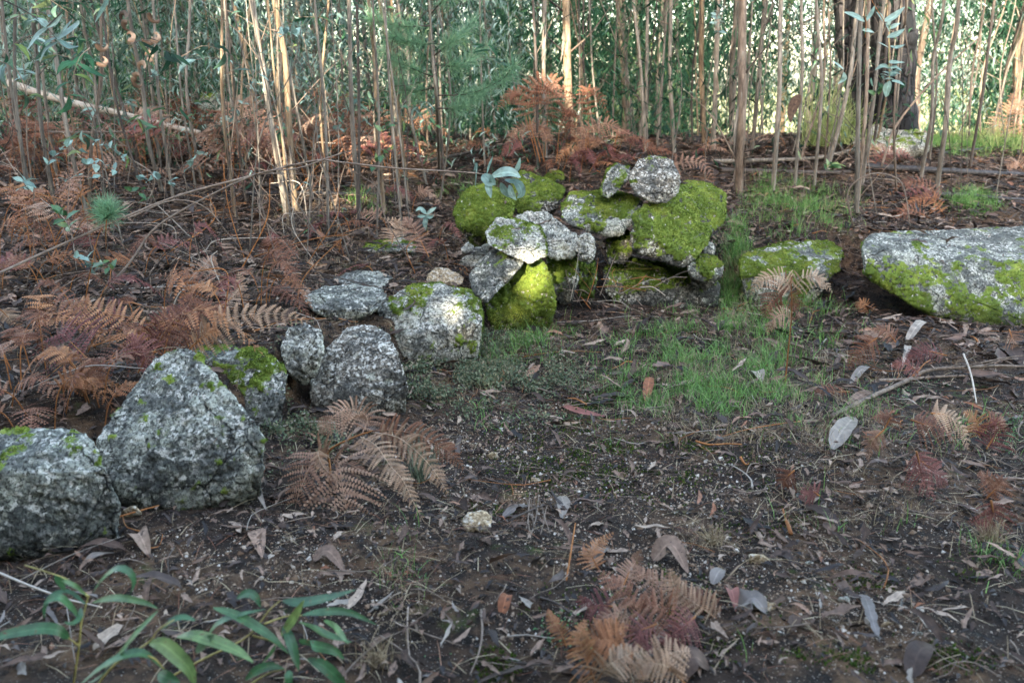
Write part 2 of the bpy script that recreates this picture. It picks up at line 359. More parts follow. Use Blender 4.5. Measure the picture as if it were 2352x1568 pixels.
def mat_pine():
    m = NT('burnt_pine_bark'); v = m.coord((1, 1, .38))
    d = m.voro(v, 15, 'Distance', 'DISTANCE_TO_EDGE'); c = m.voro(v, 15, 'Color'); s = m.n('SeparateColor'); m.l(c, s.inputs[0])
    plate = m.ramp(s.outputs[0], [(.2, (.006, .007, .008)), (.6, (.012, .012, .014)), (.97, (.05, .046, .048))])
    col = m.mix(m.ramp(d, [(.02, 0.), (.09, 1.)]), (.008, .008, .009), plate)
    col = m.mix(1., col, m.ramp(m.noise(v, 60, 5), [(.3, .5), (.7, 1.4)]), 'MULTIPLY')
    return m.done(col, .8, m.bump(m.ramp(d, [(.0, 0.), (.12, 1.)]), .8, .03), .3)
M['pine'] = mat_pine()
def mat_ground():
    m = NT('forest_soil'); v = m.coord()
    a = m.noise(v, 1.6, 6, .6, .3); b = m.noise(v, 14, 8, .7); c = m.noise(v, 90, 5, .7)
    col = m.mix(m.ramp(b, [(.35, 0.), (.68, 1.)]), (.007, .0052, .004), (.055, .037, .026))
    sand = m.math('MULTIPLY', m.ramp(a, [(.48, 0.), (.62, 1.)]), m.ramp(b, [(.4, .0), (.6, 1.)]))
    col = m.mix(m.math('MULTIPLY', sand, .75), col, (.19, .115, .062))
    vo = m.n('TexVoronoi'); vo.inputs['Scale'].default_value = 150; m.l(v, vo.inputs['Vector']); sx = m.n('SeparateColor'); m.l(vo.outputs['Color'], sx.inputs[0])
    dot = m.math('MULTIPLY', m.ramp(sx.outputs[0], [(.62, 0.), (.64, 1.)]), m.ramp(vo.outputs['Distance'], [(.22, 1.), (.34, 0.)]))
    dot = m.math('MULTIPLY', dot, m.ramp(m.noise(v, 2.3, 3), [(.38, .3), (.55, 1.)]))
    col = m.mix(dot, col, m.mix(sx.outputs[1], (.24, .17, .11), (.5, .46, .4)))
    mo = m.math('MULTIPLY', m.ramp(m.noise(v, 3.1, 6, .7), [(.60, 0.), (.66, 1.)]), m.ramp(c, [(.4, .2), (.6, 1.)]))
    col = m.mix(m.math('MULTIPLY', mo, .8), col, (.045, .075, .012))
    col = m.mix(m.attr('field'), col, m.mix(b, (.2, .22, .08), (.42, .4, .2)))
    h = m.math('ADD', m.math('MULTIPLY', b, 1.), m.math('MULTIPLY', c, .35)); h = m.math('ADD', h, m.math('MULTIPLY', dot, .5))
    return m.done(col, m.ramp(b, [(.3, .7), (.7, 1.)]), m.bump(h, 1., .03), .2)
M['ground'] = mat_ground()
# ------------------------------------------------------------------ ground sheet
def axis(lo, a, b, hi, step, grow=1.16):
    mid = list(np.arange(a, b, step)); L = []; s = step; p = a
    while p > lo: s *= grow; p -= s; L.append(p)
    Rr = []; s = step; p = mid[-1]
    while p < hi: s *= grow; p += s; Rr.append(p)
    return np.array(L[::-1] + mid + Rr)
gx = axis(-420, -4.6, 4.9, 420, .024); gy = axis(-120, 1.3, 12.4, 700, .026)
GXX, GYY = np.meshgrid(gx, gy); GZ = H(GXX, GYY)
nx, ny = len(gx), len(gy); ii = np.arange(ny - 1)[:, None] * nx; jj = np.arange(nx - 1)[None]
GV = np.stack([GXX, GYY, GZ], -1).reshape(-1, 3); GF = np.stack([ii + jj, ii + jj + 1, ii + nx + jj + 1, ii + nx + jj], -1).reshape(-1, 4)
field = (sst(GYY, 18, 26) * (.12 + .88 * sst(GXX / np.maximum(GYY, 1), .02, .3))).ravel()
gmb = MB(); gmb.add(GV, GF, .5)
ground = gmb.build('ground', M['ground'], None, extra={'field': field}); tag(ground, 'dark gritty forest soil rising gently behind the low stone wall', 'ground', kind='structure')
# ------------------------------------------------------------------ stones
STONES = []
solidV, solidF, solidN = [], [], 0
def keep_solid(V, F):
    global solidN
    solidV.append(V); solidF.append(F + solidN); solidN += len(V)
tuftV = []; tuftF = []
for q in range(4):
    a = q * 1.57 + .4; tip = np.array([math.cos(a) * .55, math.sin(a) * .55, .9]); b = np.array([-math.sin(a), math.cos(a), 0]) * .28; k = len(tuftV)
    tuftV += [-b, b, tip]; tuftF.append((k, k + 1, k + 2))
def stone(label, pts, Y=None, T=.3, mat='stone', moss=-.6, top=.9, side=(0, 0, 0), vox=None, smooth=5, rough=1., group=None, name='stone', grow=1.035, shrink=.84, sink=.07, tuft=1., mossmat='moss', cat='stone', mf=7):
    pts = [(p + (0,))[:3] if len(p) == 2 else p for p in pts]
    vb = max(pts, key=lambda p: p[1])
    if Y is None: Y = float(G(vb[0], vb[1])[1])
    P = np.array([W(u, v, Y + d) for u, v, d in pts]); c = P.mean(0)
    size = float(np.max(P.max(0) - P.min(0)))
    P = c + (P - c) * grow
    cd = unit(c - np.array([0, 0, CZ])); B = c + (P - c) * np.array([shrink, 1, shrink]) + np.array([cd[0] / cd[1], 1, cd[2] / cd[1] * .9]) * T
    low = P[P[:, 2] < P[:, 2].min() + .25 * (P[:, 2].max() - P[:, 2].min())].copy(); low[:, 2] -= sink; low[:, 1] += .03
    A = np.vstack([P, B, low])
    bm = bmesh.new()
    for q in A: bm.verts.new(q - c)
    r = bmesh.ops.convex_hull(bm, input=bm.verts)
    bmesh.ops.delete(bm, geom=[g for g in set(r['geom_interior'] + r['geom_unused']) if isinstance(g, bmesh.types.BMVert)], context='VERTS')
    me = bpy.data.meshes.new('tmp'); bm.to_mesh(me); bm.free()
    o = bpy.data.objects.new('tmp', me); link(o)
    if vox is None: vox = max(.0065, size / 62)
    md = o.modifiers.new('r', 'REMESH'); md.mode = 'VOXEL'; md.voxel_size = vox
    ms = o.modifiers.new('s', 'SMOOTH'); ms.factor = .5; ms.iterations = int(smooth * (size / 62) / vox) + 1
    dg = bpy.context.evaluated_depsgraph_get(); ev = o.evaluated_get(dg).to_mesh()
    V = np.zeros(len(ev.vertices) * 3); ev.vertices.foreach_get('co', V); V = V.reshape(-1, 3)
    N = np.zeros(len(ev.vertices) * 3); ev.vertices.foreach_get('normal', N); N = N.reshape(-1, 3)
    F = np.array([list(p.vertices) if len(p.vertices) == 4 else list(p.vertices) + [p.vertices[-1]] for p in ev.polygons], np.int64)
    o.evaluated_get(dg).to_mesh_clear(); bpy.data.objects.remove(o); bpy.data.meshes.remove(me)
    sd_ = len(STONES) * 7 + 3; Q = V + c
    g = fbm(Q, 4.5 / size * .5, sd_, 3)
    V = V + N * (size * .055 * g)[:, None] * rough
    cr = 1 - np.abs(fbm(Q, 11, sd_ + 5, 3)) * 3.2
    V = V + N * (.007 * fbm(Q, 22, sd_ + 2, 4) - .010 * np.clip(cr, 0, 1) ** 4 + .0045 * fbm(Q, 70, sd_ + 9, 2))[:, None] * rough
    V = V + N * (.003 * vn(Q, 110, sd_ + 11) + .0022 * np.round(1.3 * vn(Q, 75, sd_ + 12)))[:, None] * rough
    # moss: where it lies flat, and by the noise of the place
    Sd = np.asarray(side, float)
    mk = .5 + moss + top * N[:, 2] + N @ Sd + .85 * fbm(Q, mf, sd_ + 20, 4) + .45 * fbm(Q, 26, sd_ + 21, 3)
    mk = np.where(vn(Q, 42, sd_ + 60) > .52, mk - .6, mk); mk = np.clip(mk, 0, 1); sm = sst(mk, .45, .75)
    V = V + N * (sm * (.010 + .006 * vn(Q, 60, sd_ + 30)))[:, None]
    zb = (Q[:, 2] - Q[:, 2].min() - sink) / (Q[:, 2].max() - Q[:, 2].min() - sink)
    stain_shade = np.clip(.9 - sst(zb + .15 * fbm(Q, 9, sd_ + 40, 2), -.02, .42), 0, 1) * .95 * (sink > .02)  # darkens the foot: stain and painted overhang shade
    mb = MB(); mb.add(V + c, F, .5)
    base = np.array([c[0], c[1], (V + c)[:, 2].min()])
    root = mb.build(name, M[mat], None, origin=base, extra={'moss': mk, 'stain_shade': stain_shade})
    tag(root, label, cat, group)
    keep_solid(V + c, F)
    # tufts
    Fa = F[sm[F].mean(1) > .5]
    if len(Fa) > 30 and tuft > 0:
        q = V[Fa] + c; ar = np.linalg.norm(np.cross(q[:, 1] - q[:, 0], q[:, 3] - q[:, 0]), axis=1) + np.linalg.norm(np.cross(q[:, 3] - q[:, 2], q[:, 1] - q[:, 2]), axis=1)
        nn = N[Fa].mean(1); fc = np.where(nn[:, 1] < .35)[0]
        if len(fc):
            pr = ar[fc] / ar[fc].sum(); n_ = int(min(11000, ar[fc].sum() * .5 * 30000 * tuft)); pk = RS.choice(fc, n_, p=pr)
            ab = RS.rand(n_, 2); pos = (q[pk, 0] * ((1 - ab[:, 0]) * (1 - ab[:, 1]))[:, None] + q[pk, 1] * (ab[:, 0] * (1 - ab[:, 1]))[:, None] + q[pk, 2] * (ab[:, 0] * ab[:, 1])[:, None] + q[pk, 3] * ((1 - ab[:, 0]) * ab[:, 1])[:, None])
            Z = nn[pk] + RS.normal(0, .25, (n_, 3)); Z /= np.linalg.norm(Z, axis=1)[:, None]
            X = np.cross(Z, RS.normal(0, 1, (n_, 3))); X /= np.linalg.norm(X, axis=1)[:, None]; Yv = np.cross(Z, X)
            tm = MB(); rv = np.clip(.48 + .75 * fbm(pos, 8, sd_ + 50, 4) + .22 * (nn[pk, 2] - .4) + RS.normal(0, .15, n_), 0, 1)
            scatter(tm, tuftV, tuftF, pos, np.stack([X, Yv, Z], -1), RS.uniform(.0035, .0075, n_), rv)
            tag(tm.build('moss', M[mossmat], root), kind='stuff')
    STONES.append((c, size)); return root
def zc(z, s=.3052, ox=1005., oy=315.8): return [(ox + p[0] * s, oy + p[1] * s) + tuple(p[2:]) for p in z]
def z4(z): return zc(z, .3335, 0, 522.6)
def z5(z): return zc(z, .3335, 784.3, 522.6)
def z6(z): return zc(z, .3335, 1567.6, 522.6)
Y17 = float(flat(1560, 706)[1]); Y7 = float(flat(1200, 752)[1]); Y10 = float(flat(1300, 718)[1])
WG = 'stones of the ruined dry stone wall'
stone('greenish granite boulder with pale lichen crust, cut off by the bottom left picture edge', [(-70, 1085), (0, 1000, .22), (60, 988, .24), (170, 990, .2), (215, 1012, .1), (248, 1085, 0), (274, 1165, 0), (262, 1222, -.02), (140, 1262, -.04), (-70, 1255, -.02)], T=.32, moss=-.40, top=.12, mf=13, smooth=4, group=WG, vox=.007)
stone('largest triangular granite boulder with pointed top, sprinkled with small moss tufts', [(398, 800, .34), (430, 800, .34), (478, 850, .28), (540, 925, .16), (597, 990, .04), (602, 1060, 0), (585, 1112, 0), (520, 1143, 0), (430, 1168, -.02), (340, 1155, 0), (280, 1122, .03), (233, 1060, .06), (228, 1012, .1), (268, 950, .18), (312, 878, .26), (350, 815, .33)], T=.22, moss=-.44, top=.12, mf=20, smooth=3, group=WG, vox=.007)
stone('wedge shaped granite boulder with green moss on its top, leaning behind the largest boulder', [(440, 812, .3), (500, 797, .38), (600, 812, .34), (660, 850, .16), (656, 905, .06), (632, 1010, .03), (600, 1020, .03), (520, 1000, .06), (455, 870, .2)], Y=float(flat(620, 1020)[1]) + .03, T=.2, moss=-.40, top=.6, mf=12, smooth=3, group=WG, vox=.007)
stone('small upright mint grey stone with no moss, wedged beside the rounded grey boulder', [(662, 756, .1), (700, 745, .12), (738, 760, .08), (741, 810, 0), (724, 850, 0), (690, 876, 0), (657, 846, .02), (646, 800, .05)], Y=float(flat(690, 965)[1]) + .12, T=.14, moss=-1.1, top=.2, smooth=3, group=WG, mat='stone_pale', sink=.03)
stone('rounded bare grey coarse grained boulder without moss, third big one from the left', [(795, 755, .24), (850, 750, .26), (893, 766, .2), (915, 820, .07), (937, 880, 0), (925, 935, 0), (850, 950, -.02), (760, 945, 0), (712, 925, .02), (716, 860, .1), (752, 800, .18)], T=.22, moss=-1.2, top=.3, smooth=4, mat='stone_grain', group=WG, vox=.007)
stone('sunlit pale boulder with white quartz lumps and yellow green moss on its shoulders', [(868, 712, .2), (930, 668, .32), (1010, 658, .34), (1078, 666, .3), (1097, 690, .12), (1107, 740, 0), (1100, 800, 0), (1020, 835, -.02), (930, 820, 0), (893, 775, .04)], Y=float(flat(1010, 842)[1]) + .06, T=.3, moss=-.36, top=.3, mf=11, side=(.4, 0, 0), smooth=4, mat='stone_pale', group=WG, vox=.007)
stone('upright block wholly wrapped in sunlit yellow green moss, under the tilted slab', [(1160, 640, .12), (1195, 605, .12), (1240, 600, .1), (1264, 640, .02), (1274, 695, 0), (1257, 738, 0), (1190, 756, 0), (1135, 740, 0), (1122, 700, .05)], Y=Y7, T=.26, moss=.25, top=.3, side=(.1, -.35, 0), smooth=4, group=WG, tuft=1.3)
stone('narrow grey slab tilted down to the left, leaning on the sunlit moss covered block', [(1128, 577, .2), (1160, 568, .22), (1205, 572, .2), (1211, 588, .1), (1195, 615, 0), (1150, 662, -.04), (1118, 694, -.04), (1092, 676, .0), (1082, 635, .1), (1092, 608, .14)], Y=Y7 - .05, T=.1, moss=-.5, top=.3, side=(.4, 0, 0), smooth=2, group=WG, sink=0., shrink=.95)
stone('flat grey slab with a mossy sunlit right end, stacked on the tilted slab', [(1142, 503, .26), (1180, 508, .27), (1238, 526, .2), (1254, 552, .08), (1252, 590, 0), (1216, 606, -.02), (1165, 585, -.02), (1122, 562, .03), (1116, 535, .1)], Y=Y7 + .02, T=.14, moss=-.55, top=.35, side=(.75, 0, 0), smooth=2, group=WG, sink=0., shrink=.93, mat='stone_pale')
stone('bare pale jagged slab sloping down to the right, behind the stacked grey slabs', [(1188, 500, .3), (1215, 488, .34), (1262, 492, .32), (1292, 512, .22), (1335, 545, .08), (1347, 570, .02), (1310, 590, 0), (1250, 588, 0), (1200, 535, .12)], Y=Y10 - .12, T=.16, moss=-1.2, top=.2, smooth=1, mat='stone_pale', group=WG, rough=1.8, sink=0., shrink=.9)
stone('small white flaky stone with ragged edges at the right tip of the jagged slab', [(1325, 545, .06), (1345, 534, .08), (1368, 546, .04), (1371, 575, 0), (1358, 602, 0), (1332, 598, 0), (1318, 570, .03)], Y=Y10 - .16, T=.1, moss=-.9, top=.3, smooth=1, mat='stone_pale', group=WG, rough=1.6, sink=0.)
stone('round hump of stone thickly cushioned in olive green moss, leftmost of the upper stones', [(1052, 470, .1), (1075, 440, .2), (1120, 428, .24), (1160, 440, .2), (1178, 470, .1), (1175, 495, .02), (1140, 530, 0), (1090, 545, 0), (1052, 515, 0), (1046, 490, .05)], Y=Y10 + .18, T=.24, moss=.3, top=.3, side=(-.2, -.2, 0), smooth=5, group=WG, tuft=1.3)
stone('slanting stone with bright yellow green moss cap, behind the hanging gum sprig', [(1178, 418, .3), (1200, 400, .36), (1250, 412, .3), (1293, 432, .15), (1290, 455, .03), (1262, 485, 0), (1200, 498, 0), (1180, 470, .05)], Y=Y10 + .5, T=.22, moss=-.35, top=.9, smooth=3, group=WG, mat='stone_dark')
stone('broad stone, mossy left half and white speckled right half, below the small tilted stone', [(1292, 470, .2), (1310, 445, .32), (1370, 438, .36), (1440, 444, .32), (1478, 462, .16), (1470, 500, .03), (1430, 538, 0), (1400, 543, 0), (1320, 522, 0), (1291, 500, .06)], Y=Y17 + .02, T=.26, moss=-.32, top=.5, side=(-.5, 0, 0), smooth=4, group=WG, sink=.0, tuft=1.3)
stone('small stone tilted against the round ball of granite on top of the pile', [(1383, 425, .05), (1395, 392, .12), (1420, 374, .14), (1447, 385, .1), (1444, 410, .02), (1420, 440, 0), (1398, 455, 0), (1381, 448, .03)], Y=Y17 + .14, T=.13, moss=-.45, top=.4, side=(-.8, 0, 0), smooth=3, group=WG, sink=0.)
stone('round ball of coarse granite topping the pile, thin moss on its crown', [(1450, 395, .1), (1470, 368, .16), (1505, 360, .18), (1545, 368, .14), (1560, 400, .05), (1558, 440, .02), (1532, 466, 0), (1500, 466, 0), (1465, 448, 0), (1446, 420, .04)], Y=Y17 + .08, T=.24, moss=-.75, top=.75, smooth=5, group=WG, sink=0., mat='stone_grain')
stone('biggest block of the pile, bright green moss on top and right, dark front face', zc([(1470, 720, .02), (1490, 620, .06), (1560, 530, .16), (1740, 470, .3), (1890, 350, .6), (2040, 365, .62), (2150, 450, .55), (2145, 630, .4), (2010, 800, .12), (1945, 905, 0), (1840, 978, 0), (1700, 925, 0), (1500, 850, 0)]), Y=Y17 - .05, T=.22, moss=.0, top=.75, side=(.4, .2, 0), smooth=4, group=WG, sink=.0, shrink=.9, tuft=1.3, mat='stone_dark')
stone('long dark foundation stone in shadow under the biggest mossy block', zc([(1260, 1010, .06), (1330, 950, .12), (1500, 940, .12), (1850, 1000, .12), (2050, 1050, .1), (2110, 1120, 0), (2060, 1250, 0), (1880, 1290, 0), (1400, 1250, 0), (1270, 1160, 0)]), Y=Y17 + .06, T=.3, moss=-.1, top=.6, smooth=4, group=WG, mat='stone_dark', mossmat='moss_y')
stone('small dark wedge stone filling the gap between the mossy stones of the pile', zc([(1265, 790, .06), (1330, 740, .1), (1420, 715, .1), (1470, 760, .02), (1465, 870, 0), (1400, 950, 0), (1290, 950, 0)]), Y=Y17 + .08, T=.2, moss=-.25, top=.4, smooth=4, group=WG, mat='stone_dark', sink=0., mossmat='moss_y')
stone('small mossy white flecked lump at the lower right corner of the biggest mossy block', zc([(1890, 940, .04), (1960, 895, .1), (2080, 905, .1), (2150, 960, .03), (2140, 1040, 0), (2040, 1085, 0), (1930, 1050, 0), (1885, 1000, 0)]), Y=Y17 - .06, T=.16, moss=-.3, top=.45, smooth=4, group=WG)
stone('fist sized speckled stone half hidden behind grass beside the biggest mossy block', zc([(1985, 830, .02), (2010, 785, .05), (2060, 790, .05), (2095, 830, .02), (2080, 880, 0), (2000, 885, 0)]), Y=Y17 + .12, T=.1, moss=-.6, top=.3, smooth=4, group=WG, sink=.02)
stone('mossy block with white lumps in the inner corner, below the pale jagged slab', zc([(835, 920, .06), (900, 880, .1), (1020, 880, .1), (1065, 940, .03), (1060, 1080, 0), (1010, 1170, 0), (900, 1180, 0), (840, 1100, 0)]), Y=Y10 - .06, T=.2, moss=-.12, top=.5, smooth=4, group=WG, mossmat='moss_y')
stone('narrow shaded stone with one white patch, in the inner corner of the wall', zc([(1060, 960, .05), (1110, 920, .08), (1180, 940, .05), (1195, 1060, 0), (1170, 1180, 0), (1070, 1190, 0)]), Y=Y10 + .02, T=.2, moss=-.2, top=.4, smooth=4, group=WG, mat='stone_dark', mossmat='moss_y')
stone('long low stone with bright moss along its upper edge, behind the lone bracken plant', z6([(400, 210, .12), (470, 175, .3), (700, 130, .5), (1000, 105, .62), (1110, 150, .5), (1085, 230, .15), (1085, 300, .02), (1000, 380, 0), (860, 520, 0), (620, 560, 0), (450, 480, 0), (400, 330, 0)]), Y=float(flat(1810, 700)[1]), T=.2, moss=-.18, top=.35, mf=8, side=(-.2, -.1, 0), smooth=4, group=WG, shrink=.95)
stone('huge flat slab with grey top and mossy front edge, at the right picture edge', z6([(1262, 150, .12), (1330, 80, .5), (1500, 30, .85), (2000, 18, .95), (2600, 20, .95), (2600, 210, .35), (2300, 240, .15), (1900, 270, .1), (1500, 250, .03), (1262, 200, .05), (1275, 300, 0), (1380, 400, -.02), (1600, 530, -.08), (1900, 640, -.12), (2200, 690, -.16), (2600, 700, -.2)]), Y=float(flat(2130, 745)[1]) + .12, T=.25, moss=-.12, top=-.25, mf=7, side=(0, -.35, 0), smooth=2, group=WG, shrink=.97, tuft=1.2, vox=.012)
stone('flattish grey rock bedded in leaves behind the rounded grey boulder', z5([(-260, 480, .1), (-100, 410, .3), (90, 390, .35), (280, 420, .25), (310, 500, .06), (240, 560, 0), (150, 610, 0), (0, 650, 0), (-200, 560, 0)]), T=.2, moss=-.8, top=.3, smooth=4)
stone('flat lichen spotted rock behind the flattish grey rock, lapped by brown leaves', z5([(-60, 350, .1), (100, 300, .25), (260, 300, .3), (350, 350, .12), (300, 400, 0), (60, 420, 0)]), T=.2, moss=-.8, top=.3, smooth=4)
stone('small warm brown stone lying among dead leaves left of the tilted slab', z5([(600, 320, .08), (640, 280, .14), (740, 290, .14), (840, 345, .08), (830, 390, 0), (700, 410, 0), (595, 395, 0)]), T=.14, moss=-.7, top=.5, smooth=3, mat='stone_warm')
stone('pale flat stone poking from under the left side of the stacked slabs', z5([(820, 150, .1), (900, 80, .2), (990, 55, .2), (1020, 110, .06), (990, 190, 0), (880, 200, 0)]), T=.16, moss=-.8, top=.4, smooth=2, mat='stone_pale', group=WG)
stone('pinkish pale stone fragment below the stacked slabs, ringed by dead leaves', z5([(790, 235, .06), (860, 195, .12), (980, 195, .1), (960, 260, 0), (850, 275, 0)]), T=.1, moss=-.9, top=.3, smooth=2, mat='stone_pale')
stone('low half buried rock with a little moss at its left, behind the drooping russet fronds', z5([(100, 130, .1), (250, 100, .2), (430, 80, .25), (520, 120, .1), (480, 165, 0), (250, 175, 0), (120, 160, 0)]), T=.2, moss=-.6, top=.6, smooth=4)
stone('moss capped stub of stone far behind the pile, under dark bracken', [(1252, 408, .06), (1265, 394, .12), (1290, 398, .1), (1296, 412, 0), (1275, 420, 0), (1255, 418, 0)], T=.2, moss=.1, top=.6, smooth=4)
stone('yellowish fist sized stone lying alone on the bare soil in the foreground', [(1060, 1195, .02), (1075, 1176, .05), (1110, 1173, .06), (1130, 1185, .04), (1128, 1208, 0), (1110, 1222, 0), (1085, 1224, 0), (1066, 1214, 0)], T=.07, moss=-1.3, top=.2, smooth=2, mat='stone_warm', vox=.0035, sink=.02)
stone('square grey granite stone standing alone in the undergrowth at the far left', [(456, 240, .05), (462, 218, .2), (508, 214, .2), (514, 225, .03), (516, 300, 0), (460, 300, 0)], Y=9.0, T=.3, moss=-.6, top=.6, smooth=2, sink=.3)
stone('broad flat outcrop with a bright moss rim, behind the bracken at the standing pole', [(1050, 368, .1), (1120, 345, .4), (1220, 328, .6), (1400, 325, .6), (1460, 345, .2), (1440, 372, 0), (1250, 380, 0), (1080, 380, 0)], Y=9.2, T=.6, moss=-.4, top=.35, side=(0, .4, 0), smooth=4, vox=.02, tuft=.3, sink=.15)
stone('pale lichened outcrop hump at the foot of the black pine', [(1960, 315, .2), (2010, 288, .5), (2080, 292, .5), (2130, 310, .3), (2140, 340, 0), (2050, 360, 0), (1970, 350, 0)], Y=8.9, T=.5, moss=-.5, top=.4, smooth=4, vox=.014, tuft=.3, sink=.15, mat='stone_pale')
stone('low pale outcrop among the saplings left of the black pine', [(1720, 340, .2), (1780, 325, .4), (1830, 322, .4), (1850, 340, .1), (1830, 355, 0), (1740, 358, 0)], Y=9.3, T=.4, moss=-.6, top=.4, smooth=4, vox=.02, tuft=.3, sink=.15, mat='stone_pale')
# small stones and lumps on the soil, each its own
for u, v, r_, mt, lb in ((1760, 1412, .03, 'stone_warm', 'crumbly orange lump beside the sunlit gravel, right of the curled bracken heap'), (1728, 1405, .018, 'stone_pale', 'white pebble next to the grey curled leaf in the lower right'),
                         (1740, 1300, .03, 'stone_warm', 'ochre crumb of rock above the bracken heap in the lower right'), (1800, 1240, .014, 'stone_pale', 'small pale pebble near the long dark leaf at the right'),
                         (1940, 1385, .016, 'stone_pale', 'tiny greenish white pebble above the grey wavy leaf'), (1860, 1300, .014, 'stone_pale', 'tiny white pebble right of the ochre crumb'),
                         (1130, 1055, .025, 'stone_warm', 'small brown pebble on the sandy patch above the yellowish stone'), (2040, 1445, .016, 'stone_warm', 'small tan pebble below the grey wavy leaf'),
                         (1230, 1110, .02, 'stone_warm', 'rust coloured pebble right of the grass tuft'), (880, 1420, .014, 'stone_warm', 'tan pebble between gum leaves in the lower left'),
                         (300, 1188, .03, 'stone_warm', 'brownish stone chip in front of the gap between the two leftmost boulders'), (1790, 1470, .02, 'stone_grain', 'grey green pebble at the lower right of the bracken heap'),
                         (2105, 1470, .018, 'stone_pale', 'pale pebble in the bottom right corner area'), (1560, 1180, .012, 'stone_pale', 'tiny quartz pebble right of the oval tan leaf')):
    p = G(u, v); q = [(u + 2090 * r_ / p[1] * math.cos(a) * random.uniform(.75, 1.15), v - 2090 * r_ / p[1] * (.5 + .7 * math.sin(a)) * random.uniform(.8, 1.1), random.uniform(0, r_)) for a in np.linspace(0, 6.28, 9)[:-1]]
    stone(lb, q, Y=float(p[1]), T=r_ * 1.4, mat=mt, moss=-1.5, smooth=2, vox=.0035, sink=.008, group='pebbles and crumbs of rock on the soil', name='pebble', tuft=0, cat='pebble', rough=.5)
BV = BVHTree.FromPolygons(np.concatenate([GV[:0]] + solidV).tolist(), np.concatenate(solidF).tolist())
def stone_z(x, y):
    """top of a stone above the ground, or None"""
    h = BV.ray_cast(Vector((x, y, 4)), Vector((0, 0, -1)))
    if h[0] is None: return None, None
    return h[0].z, h[1]
# ------------------------------------------------------------------ background wood
LT_long = leaf_tpl(2, .10, .05, .05, .17)
LT_leaf = leaf_tpl(4, .14, .12, .1, .22)
LT_round = leaf_tpl(3, .02, .1, .12, .55)
def hang_dirs(n, droop=.8):
    yaw = RS.uniform(0, 6.283, n); pitch = -RS.uniform(droop - .5, droop + .6, n)
    return rotm(yaw, pitch, RS.uniform(-1.2, 1.2, n))
def crown_pts(nc, per, rx, z0, z1, cr, hollow=.25):
    a = RS.uniform(0, 6.283, nc); z = RS.uniform(z0, z1, nc); t = (z - z0) / (z1 - z0)
    r = rx * np.sqrt(RS.uniform(hollow, 1, nc)) * (.55 + .9 * np.sin(np.pi * (t * .8 + .12)))
    c = np.stack([r * np.cos(a), r * np.sin(a), z], 1)
    p = c[:, None] + RS.normal(0, 1, (nc, per, 3)) * np.array([cr, cr, cr * 1.6]); return p.reshape(-1, 3), np.repeat(RS.rand(nc), per)
def gum_proto(k, z0, z1, rx, nc, per, ls, mat, bark, lean, r0):
    root = thing('gum_tree', 'x', 'tree', (0, 0, 0))
    tb = MB(); pts = spline([(0, 0, -.6), (lean * .3, .05, 1.2), (lean, 0, 3.4), (lean * 1.6, .1, z1 * .95)], 16); tube(tb, pts, [r0, r0 * .8, r0 * .3], 8, .5, .15, k)
    for q in range(6):
        z = RS.uniform(z0 + .3, z1 * .9); a = RS.uniform(0, 6.28); L = RS.uniform(.6, 1.3) * rx
        tube(tb, spline([(lean * z / 4, 0, z), (lean * z / 4 + math.cos(a) * L * .6, math.sin(a) * L * .6, z + .35), (lean * z / 4 + math.cos(a) * L, math.sin(a) * L, z + .3)], 6), [r0 * .3, r0 * .08], 5, .4)
    tb.build('trunk', M[bark], root)
    P, rn = crown_pts(int(nc * .62), int(per * 1.5), rx, z0, z1, .23)
    cm = MB(); scatter(cm, *LT_long, P, hang_dirs(len(P)), RS.uniform(.75, 1.25, len(P)) * ls, np.clip(.8 * rn + .3 * RS.rand(len(P)) - .05, 0, 1)); cm.build('crown', M[mat], root)
    return root
protos = [gum_proto(0, .2, 7.5, 1.25, 120, 44, .16, 'gum_far', 'bark_grey', .2, .05), gum_proto(1, .6, 9, 1.5, 120, 44, .18, 'gum_far', 'bark_red', -.3, .08),
          gum_proto(2, .1, 5.0, 1.0, 85, 44, .13, 'gum_far', 'bark_grey', .1, .035), gum_proto(3, .0, 2.6, 1.0, 60, 36, .10, 'gum_blue', 'bark_grey', .2, .02),
          gum_proto(4, 1.4, 10, 1.6, 110, 44, .19, 'gum_far', 'bark_gold', .35, .09)]
protos.append(gum_proto(5, .15, 2.4, .75, 26, 26, .10, 'gum_far', 'bark_grey', .1, .012))
kinds = ['slender gum tree with leaves hanging to the ground', 'tall russet trunked gum tree with hanging leaves', 'small bushy gum tree with fine drooping leaves', 'low blue green juvenile gum bush', 'tall pale trunked gum tree with high drooping crown', 'young gum bush with loose green foliage']
spots = []
for i in range(900):
    if len(spots) >= 92: break
    y = 12.3 + 20 * random.random() ** 1.5; x = random.uniform(-1, 1) * (.66 * y + 1.5)
    if any((x - a) ** 2 + (y - b) ** 2 < .8 + .02 * (y - 12) for a, b, _ in spots): continue
    if x > 2 and y < 14.5 and random.random() < .5: continue
    k = random.choices(range(5), [4, 3, 4, 3 if x < 0 else 1.2, 2])[0]
    spots.append((x, y, k))
for i in range(30):
    y = random.uniform(19, 36); x = random.uniform(-1, 1) * (.62 * y + 1)
    if x > .12 * y and random.random() < .45: continue
    spots.append((x, y, random.choice([0, 1, 0, 2])))
for i in range(50):
    y = random.uniform(8.6, 12.6); x = random.uniform(-.62 * y, -.02 * y) if i < 44 else random.uniform(.05 * y, .6 * y)
    spots.append((x, y, random.choice([3, 5, 5])))
def gap(x, y):
    u = 1176 + x / y * 2090
    return max(math.exp(-((u - c) / w_) ** 2) for c, w_ in ((560, 70), (800, 90), (1360, 45), (1650, 90), (2130, 110), (1520, 30)))
spots = [q for q in spots if q[1] < 12.7 or random.random() > 1.0 * gap(q[0], q[1])]
